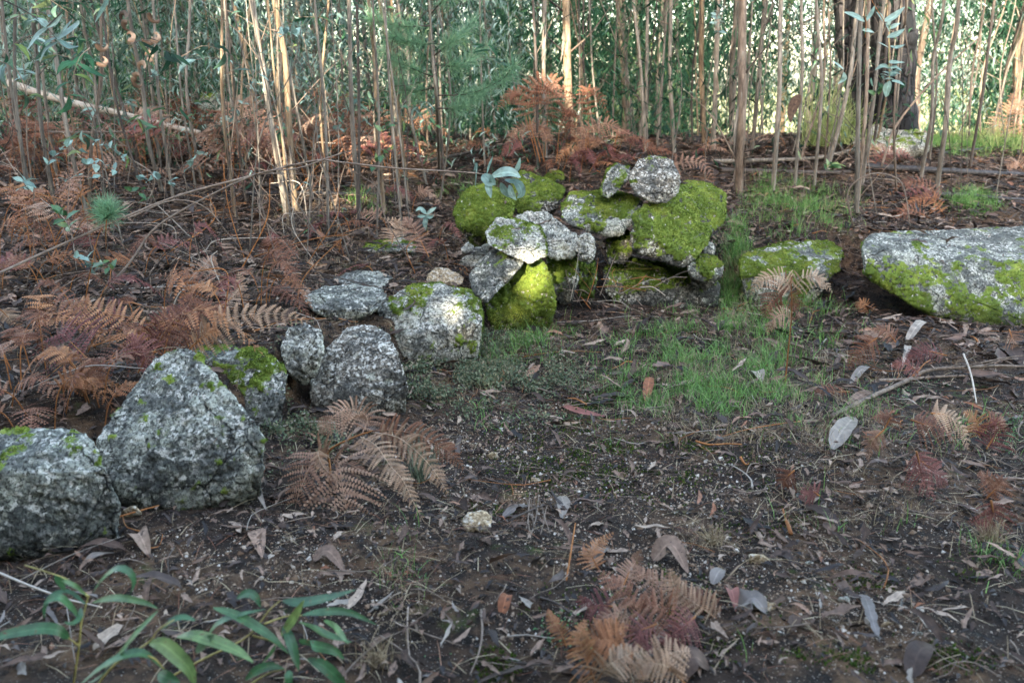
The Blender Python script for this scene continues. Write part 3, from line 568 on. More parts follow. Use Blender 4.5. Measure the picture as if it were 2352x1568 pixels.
for i in range(40):
    y = random.uniform(13, 22); u = random.choice([random.uniform(-100, 460), random.uniform(930, 1290), random.uniform(1410, 1540), random.uniform(2270, 2420), random.uniform(640, 720)])
    spots.append(((u - 1176) / 2090 * y, y, random.choice([0, 2, 0, 1])))
used = set()
def where(u):
    return ['at the far left', 'left of the bracken draped pole', 'behind the bracken draped pole', 'between the pole and the black pine', 'behind and right of the black pine'][0 if u < 450 else 1 if u < 1150 else 2 if u < 1450 else 3 if u < 1900 else 4]
for x, y, k in spots:
    if k in used: o = copy_tree(protos[k])
    else: o = protos[k]; used.add(k)
    z = h1(x, y); o.location = (x, y, z); o.rotation_euler = (0, 0, random.uniform(0, 6.28)); s = random.uniform(.8, 1.2) * (1.35 if y > 19 else 1); o.scale = (s, s, s)
    u, _ = proj(np.array([x, y, z])); tag(o, kinds[k] + ', ' + where(float(u)), 'tree', 'gum trees filling the background wood')
    o['label'] = (kinds[k] + ', ' + where(float(u)))
# ------------------------------------------------------------------ unseen trees added behind the camera to shade the clearing
PATCH = [(W(1232, 590, Y7), .02), (W(1226, 612, Y7), .02), (W(1234, 645, Y7), .03), (W(1240, 680, Y7), .02), (W(1018, 695, 4.45), .0), (W(1028, 725, 4.42), .005), (W(1042, 755, 4.4), .0), (W(1050, 785, 4.4), -.01), (W(968, 715, 4.45), -.012), (W(650, 250, 7.2), .14), (W(645, 420, 6.6), .12), (W(880, 120, 8.0), .40), (W(850, 330, 8.0), .2), (W(1300, 120, 8.7), .3), (W(720, 150, 9.5), .3),
         (W(40, 880, 3.6), .03), (W(1715, 1360, 2.32), .0), (W(870, 500, 7.5), .12), (W(1110, 650, 5.2), .0), (W(740, 480, 7.4), .10), (W(1200, 990, 3.35), -.015), (W(840, 1390, 2.25), -.01), (W(1630, 430, Y17 + .3), .0), (W(640, 1520, 1.7), .0)]
perp = np.array([-TOSUN[1], TOSUN[0], 0]); perp /= np.linalg.norm(perp)
hz = np.array([TOSUN[0], TOSUN[1], 0]); hz /= np.linalg.norm(hz)
wall0 = hz * 4.6
for k, s in enumerate(np.arange(-12.5, 11, 1.9)):
    # perp points to (+,-): the picture's right lies at negative s of -perp
    b = wall0 - perp * s * -1 + hz * random.uniform(-.3, .9)
    b[2] = h1(b[0], b[1]); root = thing('gum_tree', 'tall dense gum tree added out of view to shade the clearing', 'tree', tuple(b), 'unseen trees added to shade the clearing')
    tb = MB(); tube(tb, spline([b - [0, 0, .4], b + [0.1, .1, 4], b + [-.1, .1, 10.5]], 14), [.12, .1, .03], 8); tb.build('trunk', M['bark_grey'], root)
    n = 14000; p = np.stack([RS.uniform(-1.25, 1.25, n), RS.uniform(-.9, .9, n), RS.uniform(.0, 8.6 if s > -1 else 10.5, n)], 1)
    P = b + p[:, 0:1] * perp + p[:, 1:2] * hz + p[:, 2:3] * np.array([0, 0, 1])
    keep = np.ones(n, bool); Mh = hang_dirs(n, .5); sc_ = RS.uniform(.28, .42, n)
    for c, r_ in PATCH:  # leaves cut away along the sun so light reaches chosen spots
        for f_ in (0, .35, .7, 1.):
            d = P + Mh[:, :, 1] * (sc_ * f_)[:, None] - c; al = d @ TOSUN; off = np.linalg.norm(d - al[:, None] * TOSUN, axis=1); keep &= ~((al > 0) & (off < r_ + .04))
    P = P[keep]; cm = MB(); scatter(cm, *LT_leaf, P, Mh[keep], sc_[keep]); cm.build('crown', M['gum'], root)
# ------------------------------------------------------------------ saplings
def sapling(path, wpx, bark, leaves=0, label='', Y=None, group='thin saplings and poles of the young wood', top=2.6, twigs=6, name='sapling', lmat='gum', ls=.09):
    """path: picture points from the base up; stands at the depth of the ground under its base"""
    b = G(*path[0]) if Y is None else W(path[0][0], path[0][1], Y)
    Yb = float(b[1]) if Y is None else Y
    pts = [W(u, v, Yb) for u, v in path]
    if len(path) > 1:
        dr = unit(pts[-1] - pts[-2]); 
    L = top + random.uniform(-.3, .6)
    pts = [pts[0] - np.array([0, 0, .12])] + [p + np.array([0, .05 * math.sin(3 * i + Yb), 0]) for i, p in enumerate(pts)] + [pts[-1] + dr * L * .5 + [0, .1, .1], pts[-1] + dr * L + [random.uniform(-.2, .2), random.uniform(-.1, .3), .2]]
    r0 = wpx * .84 / FD * Yb / 2
    root = thing(name, label, 'tree', tuple(pts[1]), group)
    P = spline(pts, 34); tb = MB(); tube(tb, P, [r0 * 1.7, r0 * 1.08, r0, r0 * .96, r0 * .9, r0 * .85, r0 * .7, r0 * .5, r0 * .25], 8 if wpx > 12 else 6, random.random(), .14, random.randint(0, 99)); tb.build('trunk', M[bark], root)
    if wpx >= 14:
        for q in range(6):
            i = random.randint(4, 26); a = random.uniform(3.4, 6.1); n_ = np.array([math.cos(a), math.sin(a), 0]); L = random.uniform(.15, .5); o_ = P[i] + n_ * r0 * .95
            bs = MB(); ribbon(bs, [o_, o_ + n_ * r0 * .4 - [0, 0, L * .5], o_ + n_ * random.uniform(.3, 2.2) * r0 - [0, 0, L]], random.uniform(.5, 1.1) * r0, n_, 8, .3, random.random(), .5, .3); bs.build('bark_strip', M[random.choice(['bark_red', 'bark_grey', 'twig_dark'])], root)
    tips = []
    for q in range(twigs):
        t = random.uniform(.2, .95); i = int(t * 33); a = random.uniform(0, 6.28); l = random.uniform(.15, .6) * (1 if t < .7 else 1.4)
        e = P[i] + np.array([math.cos(a) * l, math.sin(a) * l * .7, l * random.uniform(.4, 1.3)])
        bm_ = MB(); mid = (P[i] + e) / 2 + np.array([0, 0, random.uniform(-.08, .1)]); q3 = spline([P[i], mid, e], 7); tube(bm_, q3, [max(.0022, r0 * .25), .0012], 4, random.random()); bm_.build('branch', M['twig_dark' if random.random() < .6 else 'twig'], root); tips.append(q3)
    n = leaves
    if n or top > 1:
        c = []
        for q3 in tips:
            for z in range(max(1, n // max(1, len(tips)))): c.append(q3[random.randint(2, 6)])
        nt_ = 70                               # the crown above the picture
        up_ = P[-1] + RS.normal(0, 1, (nt_, 3)) * [.32, .32, .45]
        c = np.array(c).reshape(-1, 3) + RS.normal(0, .03, (len(c), 3)) if len(c) and n else np.zeros((0, 3))
        allp = np.vstack([c, up_]); sc_ = np.concatenate([RS.uniform(.7, 1.2, len(c)) * ls, RS.uniform(.12, .2, nt_)])
        fm = MB(); scatter(fm, *LT_leaf, allp, hang_dirs(len(allp), .6), sc_); fm.build('leaves', M[lmat], root)
    return root
A_ = lambda z: [(x * .3335, y * .3335) for x, y in z]
Bz = lambda z: [(784.3 + x * .3335, y * .3335) for x, y in z]
Cz = lambda z: [(1567.6 + x * .3335, y * .3335) for x, y in z]
SAP = [
 (A_([(215, 1560), (150, 1000), (105, 600), (100, 0)]), 10, 'bark_grey', 'sapling with small side shoots at the far left, right of the picture edge'),
 (A_([(375, 1480), (300, 900), (245, 400), (225, 0)]), 11, 'bark_grey', 'straight grey sapling second in the left row, leaning left'),
 (A_([(590, 1500), (480, 950), (380, 400), (325, 0)]), 12, 'bark_grey', 'stouter grey sapling rising beside the little pine seedling'),
 (A_([(600, 1480), (640, 1000), (690, 500), (705, 0)]), 10, 'bark_red', 'russet tinged sapling leaning right, crossing the grey ones near the pine seedling'),
 (A_([(740, 1180), (700, 900), (630, 500), (570, 0)]), 9, 'bark_grey', 'grey sapling right of the russet tinged one, leaning left'),
 (A_([(1110, 1350), (1040, 1000), (970, 600), (890, 0)]), 12, 'bark_grey', 'long grey sapling in the dense left thicket, below the dead curled leaves'),
 (A_([(960, 1230), (920, 900), (800, 650), (640, 0)]), 9, 'bark_dark', 'dark crooked sapling in the dense left thicket'),
 (A_([(1290, 930), (1270, 500), (1190, 0)]), 24, 'bark_grey', 'thick stem with shaggy peeling bark in the left thicket'),
 (A_([(1200, 860), (1180, 500), (1150, 100)]), 14, 'bark_red', 'reddish stem right beside the shaggy peeling one'),
 (A_([(1370, 980), (1345, 500), (1265, 0)]), 15, 'bark_grey', 'grey brown stem just right of the shaggy peeling one'),
 (A_([(1630, 800), (1540, 500), (1450, 0)]), 8, 'bark_grey', 'thin pale sapling beside the square standing stone'),
 (A_([(1780, 1100), (1750, 700), (1690, 400), (1615, 0)]), 14, 'bark_gold', 'sun tinted sapling leaning left, between the square stone and the golden pair'),
 (A_([(1965, 1480), (1880, 900), (1800, 400), (1740, 0)]), 15, 'bark_grey', 'grey sapling just left of the golden pair of stems'),
 (A_([(1985, 1567), (1950, 1000), (1890, 500), (1840, 0)]), 7, 'bark_gold', 'thin golden stem of the golden pair, left one'),
 (A_([(2030, 1460), (2005, 1000), (1960, 400), (1890, 0)]), 17, 'bark_gold', 'thick golden brown stem of the golden pair, right one'),
 (A_([(2060, 1000), (2040, 500), (1980, 0)]), 9, 'bark_grey', 'grey stem tucked right behind the golden pair'),
 (A_([(2180, 920), (2170, 500), (2150, 60)]), 13, 'bark_red', 'pale stem with an orange scar in its bark'),
 (A_([(2240, 1300), (2215, 700), (2255, 0)]), 8, 'bark_gold', 'slim tan stem right of the orange scarred one'),
 (Bz([(125, 1540), (75, 800), (50, 0)]), 13, 'bark_grey', 'straight grey brown sapling left of the sunlit trio'),
 (Bz([(290, 1470), (245, 800), (225, 400), (190, 0)]), 12, 'bark_gold', 'first sunlit stem of the trio left of the soft pine'),
 (Bz([(405, 1440), (350, 800), (340, 400), (260, 0)]), 10, 'bark_gold', 'second, slimmer sunlit stem of the trio left of the soft pine'),
 (Bz([(455, 1410), (410, 900), (370, 500), (345, 0)]), 12, 'bark_gold', 'third sunlit stem of the trio left of the soft pine'),
 (Bz([(590, 1310), (480, 800), (450, 350), (390, 0)]), 8, 'bark_grey', 'slim leaning stem in front of the soft pine boughs'),
 (Bz([(700, 1190), (670, 700), (630, 300), (600, 0)]), 8, 'bark_dark', 'dark crooked stem among the soft pine boughs'),
 (Bz([(1350, 1180), (1345, 600), (1320, 0)]), 8, 'bark_dark', 'dark thin stem left of the tall tan pole'),
 (Bz([(1405, 1120), (1390, 600), (1400, 0)]), 13, 'bark_grey', 'grey brown pole directly left of the tall tan pole'),
 (Bz([(1577, 1070), (1560, 600), (1545, 0)]), 23, 'bark_gold', 'tall smooth tan pole rising behind the pile, draped with bracken'),
 (Bz([(1640, 1010), (1640, 500), (1635, 0)]), 5, 'bark_dark', 'thin dark rod close to the right of the tall tan pole'),
 (Bz([(2000, 930), (1960, 400), (1890, 0)]), 7, 'bark_grey', 'thin stem leaning left, midway between the tan pole and the peeling trunk'),
 (Bz([(2092, 1040), (2062, 500), (2010, 0)]), 9, 'bark_grey', 'left one of two close grey stems above the round ball of granite'),
 (Bz([(2100, 1040), (2098, 500), (2112, 0)]), 9, 'bark_grey', 'right one of two close grey stems above the round ball of granite'),
 (Bz([(2290, 1050), (2262, 500), (2270, 0)]), 11, 'bark_grey', 'straight stem above the right corner of the biggest mossy block'),
 (Cz([(150, 1010), (132, 500), (130, 0)]), 14, 'bark_gold', 'sunlit stem left of the peeling trunk, with a bright edge'),
 (Cz([(210, 1030), (232, 500), (245, 0)]), 14, 'bark_grey', 'rough grey stem left of the peeling trunk'),
 (Cz([(335, 990), (342, 500), (372, 0)]), 14, 'bark_grey', 'stem half hidden right behind the peeling trunk'),
 (Cz([(395, 1345), (400, 700), (425, 0)]), 24, 'bark_red', 'stout trunk with strips of peeling brown bark, nearest the biggest mossy block'),
 (Cz([(480, 1040), (525, 500), (570, 0)]), 11, 'bark_grey', 'leaning grey stem right of the peeling trunk'),
 (Cz([(632, 1330), (655, 650), (690, 0)]), 13, 'bark_grey', 'grey stem planted in the grass right of the peeling trunk'),
 (Cz([(785, 1310), (812, 500), (832, 0)]), 9, 'bark_grey', 'slim grey stem carrying a hanging dead leaf'),
 (Cz([(918, 1300), (945, 600), (935, 0)]), 9, 'bark_grey', 'slim straight stem left of the black pine'),
 (Cz([(985, 1180), (1008, 500), (1017, 0)]), 5, 'bark_red', 'very thin reddish rod left of the black pine'),
 (Cz([(1212, 1490), (1200, 700), (1240, 0)]), 12, 'bark_grey', 'forward sapling crossing the left half of the black pine'),
 (Cz([(1000, 1200), (1130, 600), (1215, 80)]), 12, 'bark_grey', 'leaning sapling that slants right across the black pine'),
 (Cz([(1222, 1400), (1250, 700), (1300, 0)]), 10, 'bark_red', 'brown sapling crossing the middle of the black pine'),
 (Cz([(1250, 1290), (1310, 600), (1390, 80)]), 10, 'bark_grey', 'grey sapling leaning right across the middle of the black pine'),
 (Cz([(1490, 1330), (1440, 800), (1520, 250), (1525, 0)]), 6, 'bark_red', 'dark red rod carrying round leaves in front of the black pine'),
 (Cz([(1602, 870), (1625, 500), (1695, 0)]), 20, 'bark_red', 'pinkish brown trunk right behind the black pine'),
 (Cz([(1655, 1230), (1700, 800), (1745, 400), (1785, 0)]), 10, 'bark_grey', 'grey sapling right of the black pine'),
 (Cz([(1768, 1330), (1800, 800), (1862, 400), (1886, 0)]), 13, 'bark_grey', 'stouter grey sapling at the green grass tuft on the right'),
 (Cz([(1955, 980), (2010, 500), (2072, 0)]), 6, 'bark_dark', 'thin rod left of the dark leaning sapling at the right'),
 (Cz([(1988, 1170), (2060, 600), (2165, 0)]), 8, 'bark_dark', 'dark leaning sapling near the right picture edge'),
 (Cz([(2160, 800), (2250, 450), (2345, 0)]), 9, 'bark_dark', 'rightmost dark sapling leaning right out of the picture'),
 (Cz([(2285, 680), (2330, 350), (2380, 0)]), 20, 'bark_gold', 'thick sunlit pale trunk at the right picture edge'),
]
for path, wpx, bark, lb in SAP: sapling(path, wpx, bark, random.choice([0, 6, 12]), lb)
# unnamed ones between them
for k in range(105):
    left = k < 62
    u = random.uniform(-60, 1050) if left else random.uniform(1050, 2400)
    v = random.uniform(330, 560) if left and k < 45 else random.uniform(318, 380)
    if 1020 < u < 1700: v = random.uniform(318, 335)
    dx = (u - 1176) / 1176 * v * .17 + random.gauss(0, 14 if k % 3 else 60); wv = random.choice([3, 4, 5, 6, 7, 9]) * (1 if v > 400 else .85)
    cu = random.gauss(0, 9 if k % 4 else 22)
    b = 'bark_grey' if random.random() < .55 else random.choice(['bark_dark', 'bark_red', 'bark_gold'])
    lb = {'bark_grey': 'grey', 'bark_dark': 'dark', 'bark_red': 'reddish', 'bark_gold': 'tan'}[b]
    sapling([(u, v), (u + dx * .5 + cu, v * .5), (u + dx, 0)], wv, b, random.choice([0, 8, 14, 20]) if left else random.choice([0, 0, 8]),
            'thin %s sapling %s, %s' % (lb, 'rooted in the bracken' if v > 400 else 'on the crest', where(u)), twigs=3, lmat=random.choice(['gum', 'gum_blue', 'gum_fresh']), ls=.07, group='unremarkable thin saplings of the thicket')
# ------------------------------------------------------------------ the black pine
def trunk_thing(path, w0, w1, mat, label, Y, name='burnt_pine'):
    pts = [W(u, v, Y) for u, v in path]; d = unit(pts[-1] - pts[-2]); pts = [pts[0] - np.array([0, 0, .4])] + pts + [pts[-1] + d * 4]
    root = thing(name, label, 'tree', tuple(pts[1])); tb = MB(); tube(tb, spline(pts, 90), [w0 / FD * Y / 2 * 1.15, w0 / FD * Y / 2, w1 / FD * Y / 2, w1 / FD * Y / 2 * .8], 48, .5, .10, 5); tb.build('trunk', M[mat], root)
    for q in range(3):
        s_ = MB(); p = pts[-1] - d * (1.2 + q * .7); a = random.uniform(0, 6.28); tube(s_, [p, p + [math.cos(a) * .5, math.sin(a) * .5, .1], p + [math.cos(a) * 1.3, math.sin(a) * 1.3, .5]], [.03, .01], 6); s_.build('dead_branch', M['char'], root)
    return root
trunk_thing([(1990, 305), (1972, 190), (1956, 90), (1948, 0)], 62, 66, 'pine', 'left stem of the charred black pine, leaning left, bark burnt dark', 9.7)
trunk_thing([(2058, 300), (2052, 190), (2052, 90), (2048, 0)], 88, 98, 'pine', 'right, thicker stem of the charred black pine, with flaky bark plates', 9.5)
# ------------------------------------------------------------------ soft young pine with long needles
def needle_tuft(mb, p, d, n, L, w=.0016, spread=.9):
    d = unit(d); Z = RS.normal(0, 1, (n, 3)) * spread + d * 1.0; Z /= np.linalg.norm(Z, axis=1)[:, None]
    X = np.cross(Z, RS.normal(0, 1, (n, 3))); X /= np.linalg.norm(X, axis=1)[:, None]; Yv = np.cross(Z, X)
    tv = [(-w, 0, 0), (w, 0, 0), (w * .8, .02 * L, L * .55), (-w * .8, .02 * L, L * .55), (0, .0, L)]
    ls = RS.uniform(.7, 1.15, n); P = p + RS.normal(0, .004, (n, 3))
    V = np.einsum('nij,nkj->nki', np.stack([X, Yv, Z], -1), np.array(tv)[None] * np.stack([np.ones(n), ls, ls], -1)[:, None]) + P[:, None]
    b = np.arange(n)[:, None] * 5; mb.add(V.reshape(-1, 3), b + np.array([[0, 1, 2, 3]]), np.repeat(np.clip(RS.normal(.5, .2, n), 0, 1), 5))
    mb.f.append((b + np.array([[3, 2, 4]])) + mb.n - n * 5)
py = 7.2
pine = thing('young_pine', 'young soft pine with long blue green needles, left of the tall tan pole', 'tree', tuple(G(1010, 395)))
tb = MB(); tube(tb, spline([G(1010, 395) - [0, 0, .1], W(1003, 240, py), W(990, 80, py), W(980, -150, py)], 24), [.016, .012, .006], 7, .5, .1); tb.build('trunk', M['bark_grey'], pine)
for (u0, v0, pts) in [(995, 130, [(1040, 95), (1090, 50)]), (990, 60, [(920, 60), (850, 45)]), (1000, 220, [(1080, 215), (1150, 185), (1180, 150)]), (1002, 180, [(930, 150), (880, 120)]), (992, 30, [(1030, -10), (1090, -30)]),
                      (1005, 250, [(1060, 245), (1110, 215)]), (996, 150, [(1060, 150), (1120, 110)]), (1000, 200, [(950, 210), (905, 190)]), (985, 0, [(940, -20), (890, -40)]), (998, 100, [(950, 100), (900, 85)])]:
    q = [W(u0, v0, py)] + [W(u, v, py - .12 * (i + 1) * random.choice([-1, 1, 1])) for i, (u, v) in enumerate(pts)]
    s_ = spline(q, 14); bb = MB(); tube(bb, s_, [.006, .002], 5); br = bb.build('branch', M['twig_dark'], pine)
    nm = MB()
    for i in range(3, 14):
        needle_tuft(nm, s_[i], s_[min(13, i + 1)] - s_[i - 1], 46, .15, .0015, 1.1)
    nm.build('needles', M['needle'], br, origin=None) if False else nm.build('needles', M['needle'], pine)
sd_p = W(245, 492, 4.7)
seed = thing('pine_seedling', 'tiny pine seedling, a ball of fine green needles in the left thicket', 'seedling', tuple(G(245, 560)))
tb = MB(); tube(tb, spline([G(245, 575), W(243, 540, 4.7), sd_p, W(246, 470, 4.7)], 8), [.004, .003, .002], 5); tb.build('stem', M['twig_red'], seed)
nm = MB()
for i in range(9): needle_tuft(nm, W(246 + random.uniform(-16, 16), 492 + random.uniform(-18, 22), 4.7 + random.uniform(-.03, .03)), (random.uniform(-1, 1), random.uniform(-1, 1), .6), 80, .11, .0012, 1.)
nm.build('needles', M['needle'], seed)
# ------------------------------------------------------------------ broom tuft
def tuft(u, v, n, L, label, mat, spread=.5, wpx=.0013, Y=None, name='grass_tuft', cat='grass tuft', rad_=.02):
    p = G(u, v) if Y is None else W(u, v, Y); mb = MB()
    for i in range(n):
        a = random.uniform(0, 6.28); s_ = abs(random.gauss(0, spread)); l = L * random.uniform(.5, 1.1); b = p + np.array([random.gauss(0, rad_), random.gauss(0, rad_), 0])
        d = np.array([math.cos(a) * s_, math.sin(a) * s_, 1]); d /= np.linalg.norm(d); e = b + d * l; m_ = b + d * l * .5 + np.array([0, 0, .06 * l * s_]); e = e - [0, 0, .25 * l * s_]
        T = spline([b, m_, e], 5); side = unit(np.cross(d, [random.gauss(0, 1), random.gauss(0, 1), 0])) * wpx; wd = np.array([1, 1, .9, .6, .1])[:, None]
        mb.add(np.stack([T - side * wd, T + side * wd], 1).reshape(-1, 3), [(q * 2, q * 2 + 1, q * 2 + 3, q * 2 + 2) for q in range(4)], random.random())
    return tag(mb.build(name, M[mat], None, origin=p), label, cat)
tuft(1885, 335, 160, .75, 'sunlit feathery broom bush right of the black pine', 'grass_lit', .55, .004, name='broom_bush', cat='bush', rad_=.08)
tuft(1935, 330, 120, .55, 'smaller sunlit broom bush on the crest near the right edge', 'grass_lit', .6, .004, name='broom_bush', cat='bush', rad_=.08)
tuft(2300, 345, 200, .4, 'pale sunlit grass clump on the crest at the right picture edge', 'grass_lit', .6, .003, rad_=.3)
# ------------------------------------------------------------------ bracken
def blade(mb, S, width, up=(0, 0, 1), npin=18, droop=.25, start=.08, dens=17, jit=.12, taper=.85, curl=0.):
    """leaflets of one bracken frond along spine S (n,3)"""
    S = np.asarray(S); n = len(S); T = np.gradient(S, axis=0); T /= np.linalg.norm(T, axis=1)[:, None] + 1e-9
    Lf = np.linalg.norm(np.diff(S, axis=0), axis=1).sum()
    up = unit(up); base_r = random.random()
    for i in range(npin):
        t = start + (1 - start) * (i + .3) / npin; f = t * (n - 1); k = min(int(f), n - 2); p = S[k] + (S[k + 1] - S[k]) * (f - k); tg = T[k]
        Bv = np.cross(tg, up); Bv /= np.linalg.norm(Bv) + 1e-9; N = np.cross(Bv, tg)
        tt = (t - start) / (1 - start); prof = (1 - tt) ** taper * (.55 + .45 * min(1, tt / .12)) + .03
        for sd_ in (-1, 1):
            L = width * .5 * prof * random.uniform(.85, 1.12)
            if random.random() < .03: continue
            d = unit(Bv * sd_ + tg * (.35 + .3 * tt + random.gauss(0, jit)) + N * random.gauss(.05, jit)); m = max(4, int(.72 * dens * (L / (width * .5)) ** .75))
            s = (np.arange(m) + .5) / m; ax = p + d * (s * L)[:, None] + np.array([0, 0, -1]) * (droop * L * s ** 2)[:, None] + tg * (curl * L * s ** 2)[:, None]
            tan = d + np.array([0, 0, -1]) * (2 * droop * s)[:, None] + tg * (2 * curl * s)[:, None]; tan /= np.linalg.norm(tan, axis=1)[:, None]
            Pn = np.cross(N, tan); Pn /= np.linalg.norm(Pn, axis=1)[:, None] + 1e-9; Nn = np.cross(tan, Pn)
            ln = (min(.19 * L, .40 * Lf * (1 - start) / npin) * (1 - s) ** .6 + .0018)[:, None]; wd = (L / m * .43); cu = random.gauss(-.25, .25)
            Vs = []
            for ps in (-1, 1):
                o = Pn * ps; a = ax - tan * wd; b = ax + tan * wd; c = ax + o * ln + tan * (ln * .35 + wd * .2) + Nn * ln * cu; e = ax + o * ln * .92 + tan * (ln * .35 - wd * .5) + Nn * ln * cu
                Vs.append(np.stack([a, b, c, e], 1))
            V = np.concatenate(Vs).reshape(-1, 3); F = (np.arange(2 * m)[:, None] * 4 + np.arange(4)[None])
            mb.add(V, F, np.clip(base_r * .5 + .25 + random.gauss(0, .12) + RS.normal(0, .08, len(V)), 0, 1))
            q = np.stack([ax - Nn * .0003 - Pn * .0007, ax - Nn * .0003 + Pn * .0007], 1).reshape(-1, 3); mb.add(q, np.arange(m - 1)[:, None] * 2 + np.array([[0, 1, 3, 2]]), .2)
def bracken(label, stalk, fronds, mat, mat2=None, Y=None, group=None, sr=.0032, dens=17, smat='twig_red', lift=0.):
    """stalk and fronds are picture paths (u, v, dy)"""
    f3 = lambda p: (p + (0,))[:3] if len(p) == 2 else p
    u, v = stalk[0][:2]; b = G(u, v); Yb = float(b[1]) if Y is None else Y
    to = lambda p: W(f3(p)[0], f3(p)[1], Yb + f3(p)[2])
    root = thing('bracken', label, 'dead fern', tuple(b if Y is None else to(stalk[0])), group)
    P = spline([to(p) for p in stalk], 14); mb = MB(); tube(mb, P, [sr * 1.2, sr, sr * .6], 5, random.random()); mb.build('stalk', M[smat], root)
    for k, fr in enumerate(fronds):
        path, wd = fr[0], fr[1]; o = fr[2] if len(fr) > 2 else {}
        S = spline([to(p) for p in path], 26); fm = MB(); tube(fm, S, [sr * .6, sr * .25], 4, .8)
        blade(fm, S, wd, o.get('up', (0, -.55, .8)), o.get('n', 16), o.get('droop', .25), o.get('start', .06), o.get('dens', dens), curl=o.get('curl', 0.))
        fm.build('frond', M[o.get('mat', mat)], root)
    return root
ZF = lambda z: [(631.6 + p[0] * .249, 895.7 + p[1] * .249) + tuple(p[2:]) for p in z]
Yf = float(G(762, 1135)[1])
bracken('dry bracken plant with drooping tan and russet fronds, below the grey boulders', ZF([(520, 960, .12), (505, 700, .08), (500, 555, .05), (740, 430, .02), (900, 375, 0)]),
        [(ZF([(800, 410, .02), (850, 260, .05), (740, 180, .02), (600, 200, -.02), (470, 310, -.04), (420, 400, -.05)]), .22, {'mat': 'fern_pink', 'droop': .4, 'n': 24, 'up': (0, -.9, .4)}),
         (ZF([(900, 375), (1100, 370, -.02), (1330, 420, -.05), (1530, 520, -.06), (1640, 590, -.08), (1745, 730, -.08)]), .18, {'mat': 'fern_red', 'droop': .3, 'n': 22, 'up': (0, -.95, .3)}),
         (ZF([(900, 390), (1120, 430, -.06), (1300, 560, -.09), (1450, 720, -.11), (1530, 840, -.12), (1600, 960, -.12)]), .14, {'mat': 'fern_tan', 'droop': .2, 'n': 17, 'up': (.3, -.9, .3)}),
         (ZF([(790, 430), (930, 510, -.08), (1060, 690, -.13), (1180, 830, -.16), (1280, 1040, -.18), (1430, 1310, -.18)]), .15, {'mat': 'fern_tan', 'n': 24, 'up': (.5, -.8, .2)}),
         (ZF([(500, 600), (420, 590, -.02), (330, 690, -.06), (260, 850, -.09), (200, 1020, -.1), (160, 1300, -.1)]), .26, {'mat': 'fern_pink', 'up': (-.3, -.9, .2), 'n': 17}),
         (ZF([(500, 620), (400, 560, -.04), (430, 680, -.07), (520, 780, -.09), (600, 840, -.1)]), .085, {'mat': 'fern_tan', 'up': (0, -.9, .3), 'n': 14}),
         (ZF([(510, 640), (590, 680, -.05), (620, 880, -.09), (650, 1050, -.12), (710, 1250, -.13), (745, 1450, -.14)]), .42, {'mat': 'fern_pink', 'up': (0, -.9, .3), 'n': 16, 'taper': .65, 'dens': 24}),
         (ZF([(600, 660), (700, 690, -.03), (800, 740, -.05), (890, 775, -.06)]), .07, {'mat': 'fern_pink', 'n': 13}),
         (ZF([(820, 430), (800, 480, -.03), (740, 520, -.03), (690, 555, -.03)]), .06, {'mat': 'fern_tan', 'n': 12})], 'fern_pink', Y=Yf - .02, dens=19, sr=.0042)
# lone plant before the long mossy stone
bracken('lone upright bracken stalk with pale spreading fronds, in the grass before the long mossy stone', z6([(705, 1100), (728, 850), (752, 600), (748, 335)]),
        [(z6([(750, 440), (700, 350, -.03), (610, 335, -.05), (530, 370, -.06), (465, 470, -.05)]), .17, {'mat': 'fern_tan', 'up': (0, -.7, .7)}),
         (z6([(755, 430), (830, 350, -.04), (920, 335, -.06), (980, 380, -.07), (1035, 450, -.08)]), .15, {'mat': 'fern_tan', 'up': (0, -.7, .7)}),
         (z6([(745, 430), (700, 420, .02), (640, 470, .02), (590, 540, .0), (565, 620, 0)]), .24, {'mat': 'fern_red', 'up': (0, -.9, .2)}),
         (z6([(760, 640), (690, 600, -.05), (620, 640, -.08), (580, 745, -.08)]), .15, {'mat': 'fern_pink', 'up': (0, -.8, .5)}),
         (z6([(765, 640), (790, 600, -.03), (840, 600, -.03)]), .08, {'mat': 'fern_pink', 'n': 9}),
         (z6([(740, 440), (770, 500, .04), (770, 580, .04)]), .14, {'mat': 'fern_red', 'up': (0, -.9, .2), 'n': 12})], 'fern_tan')
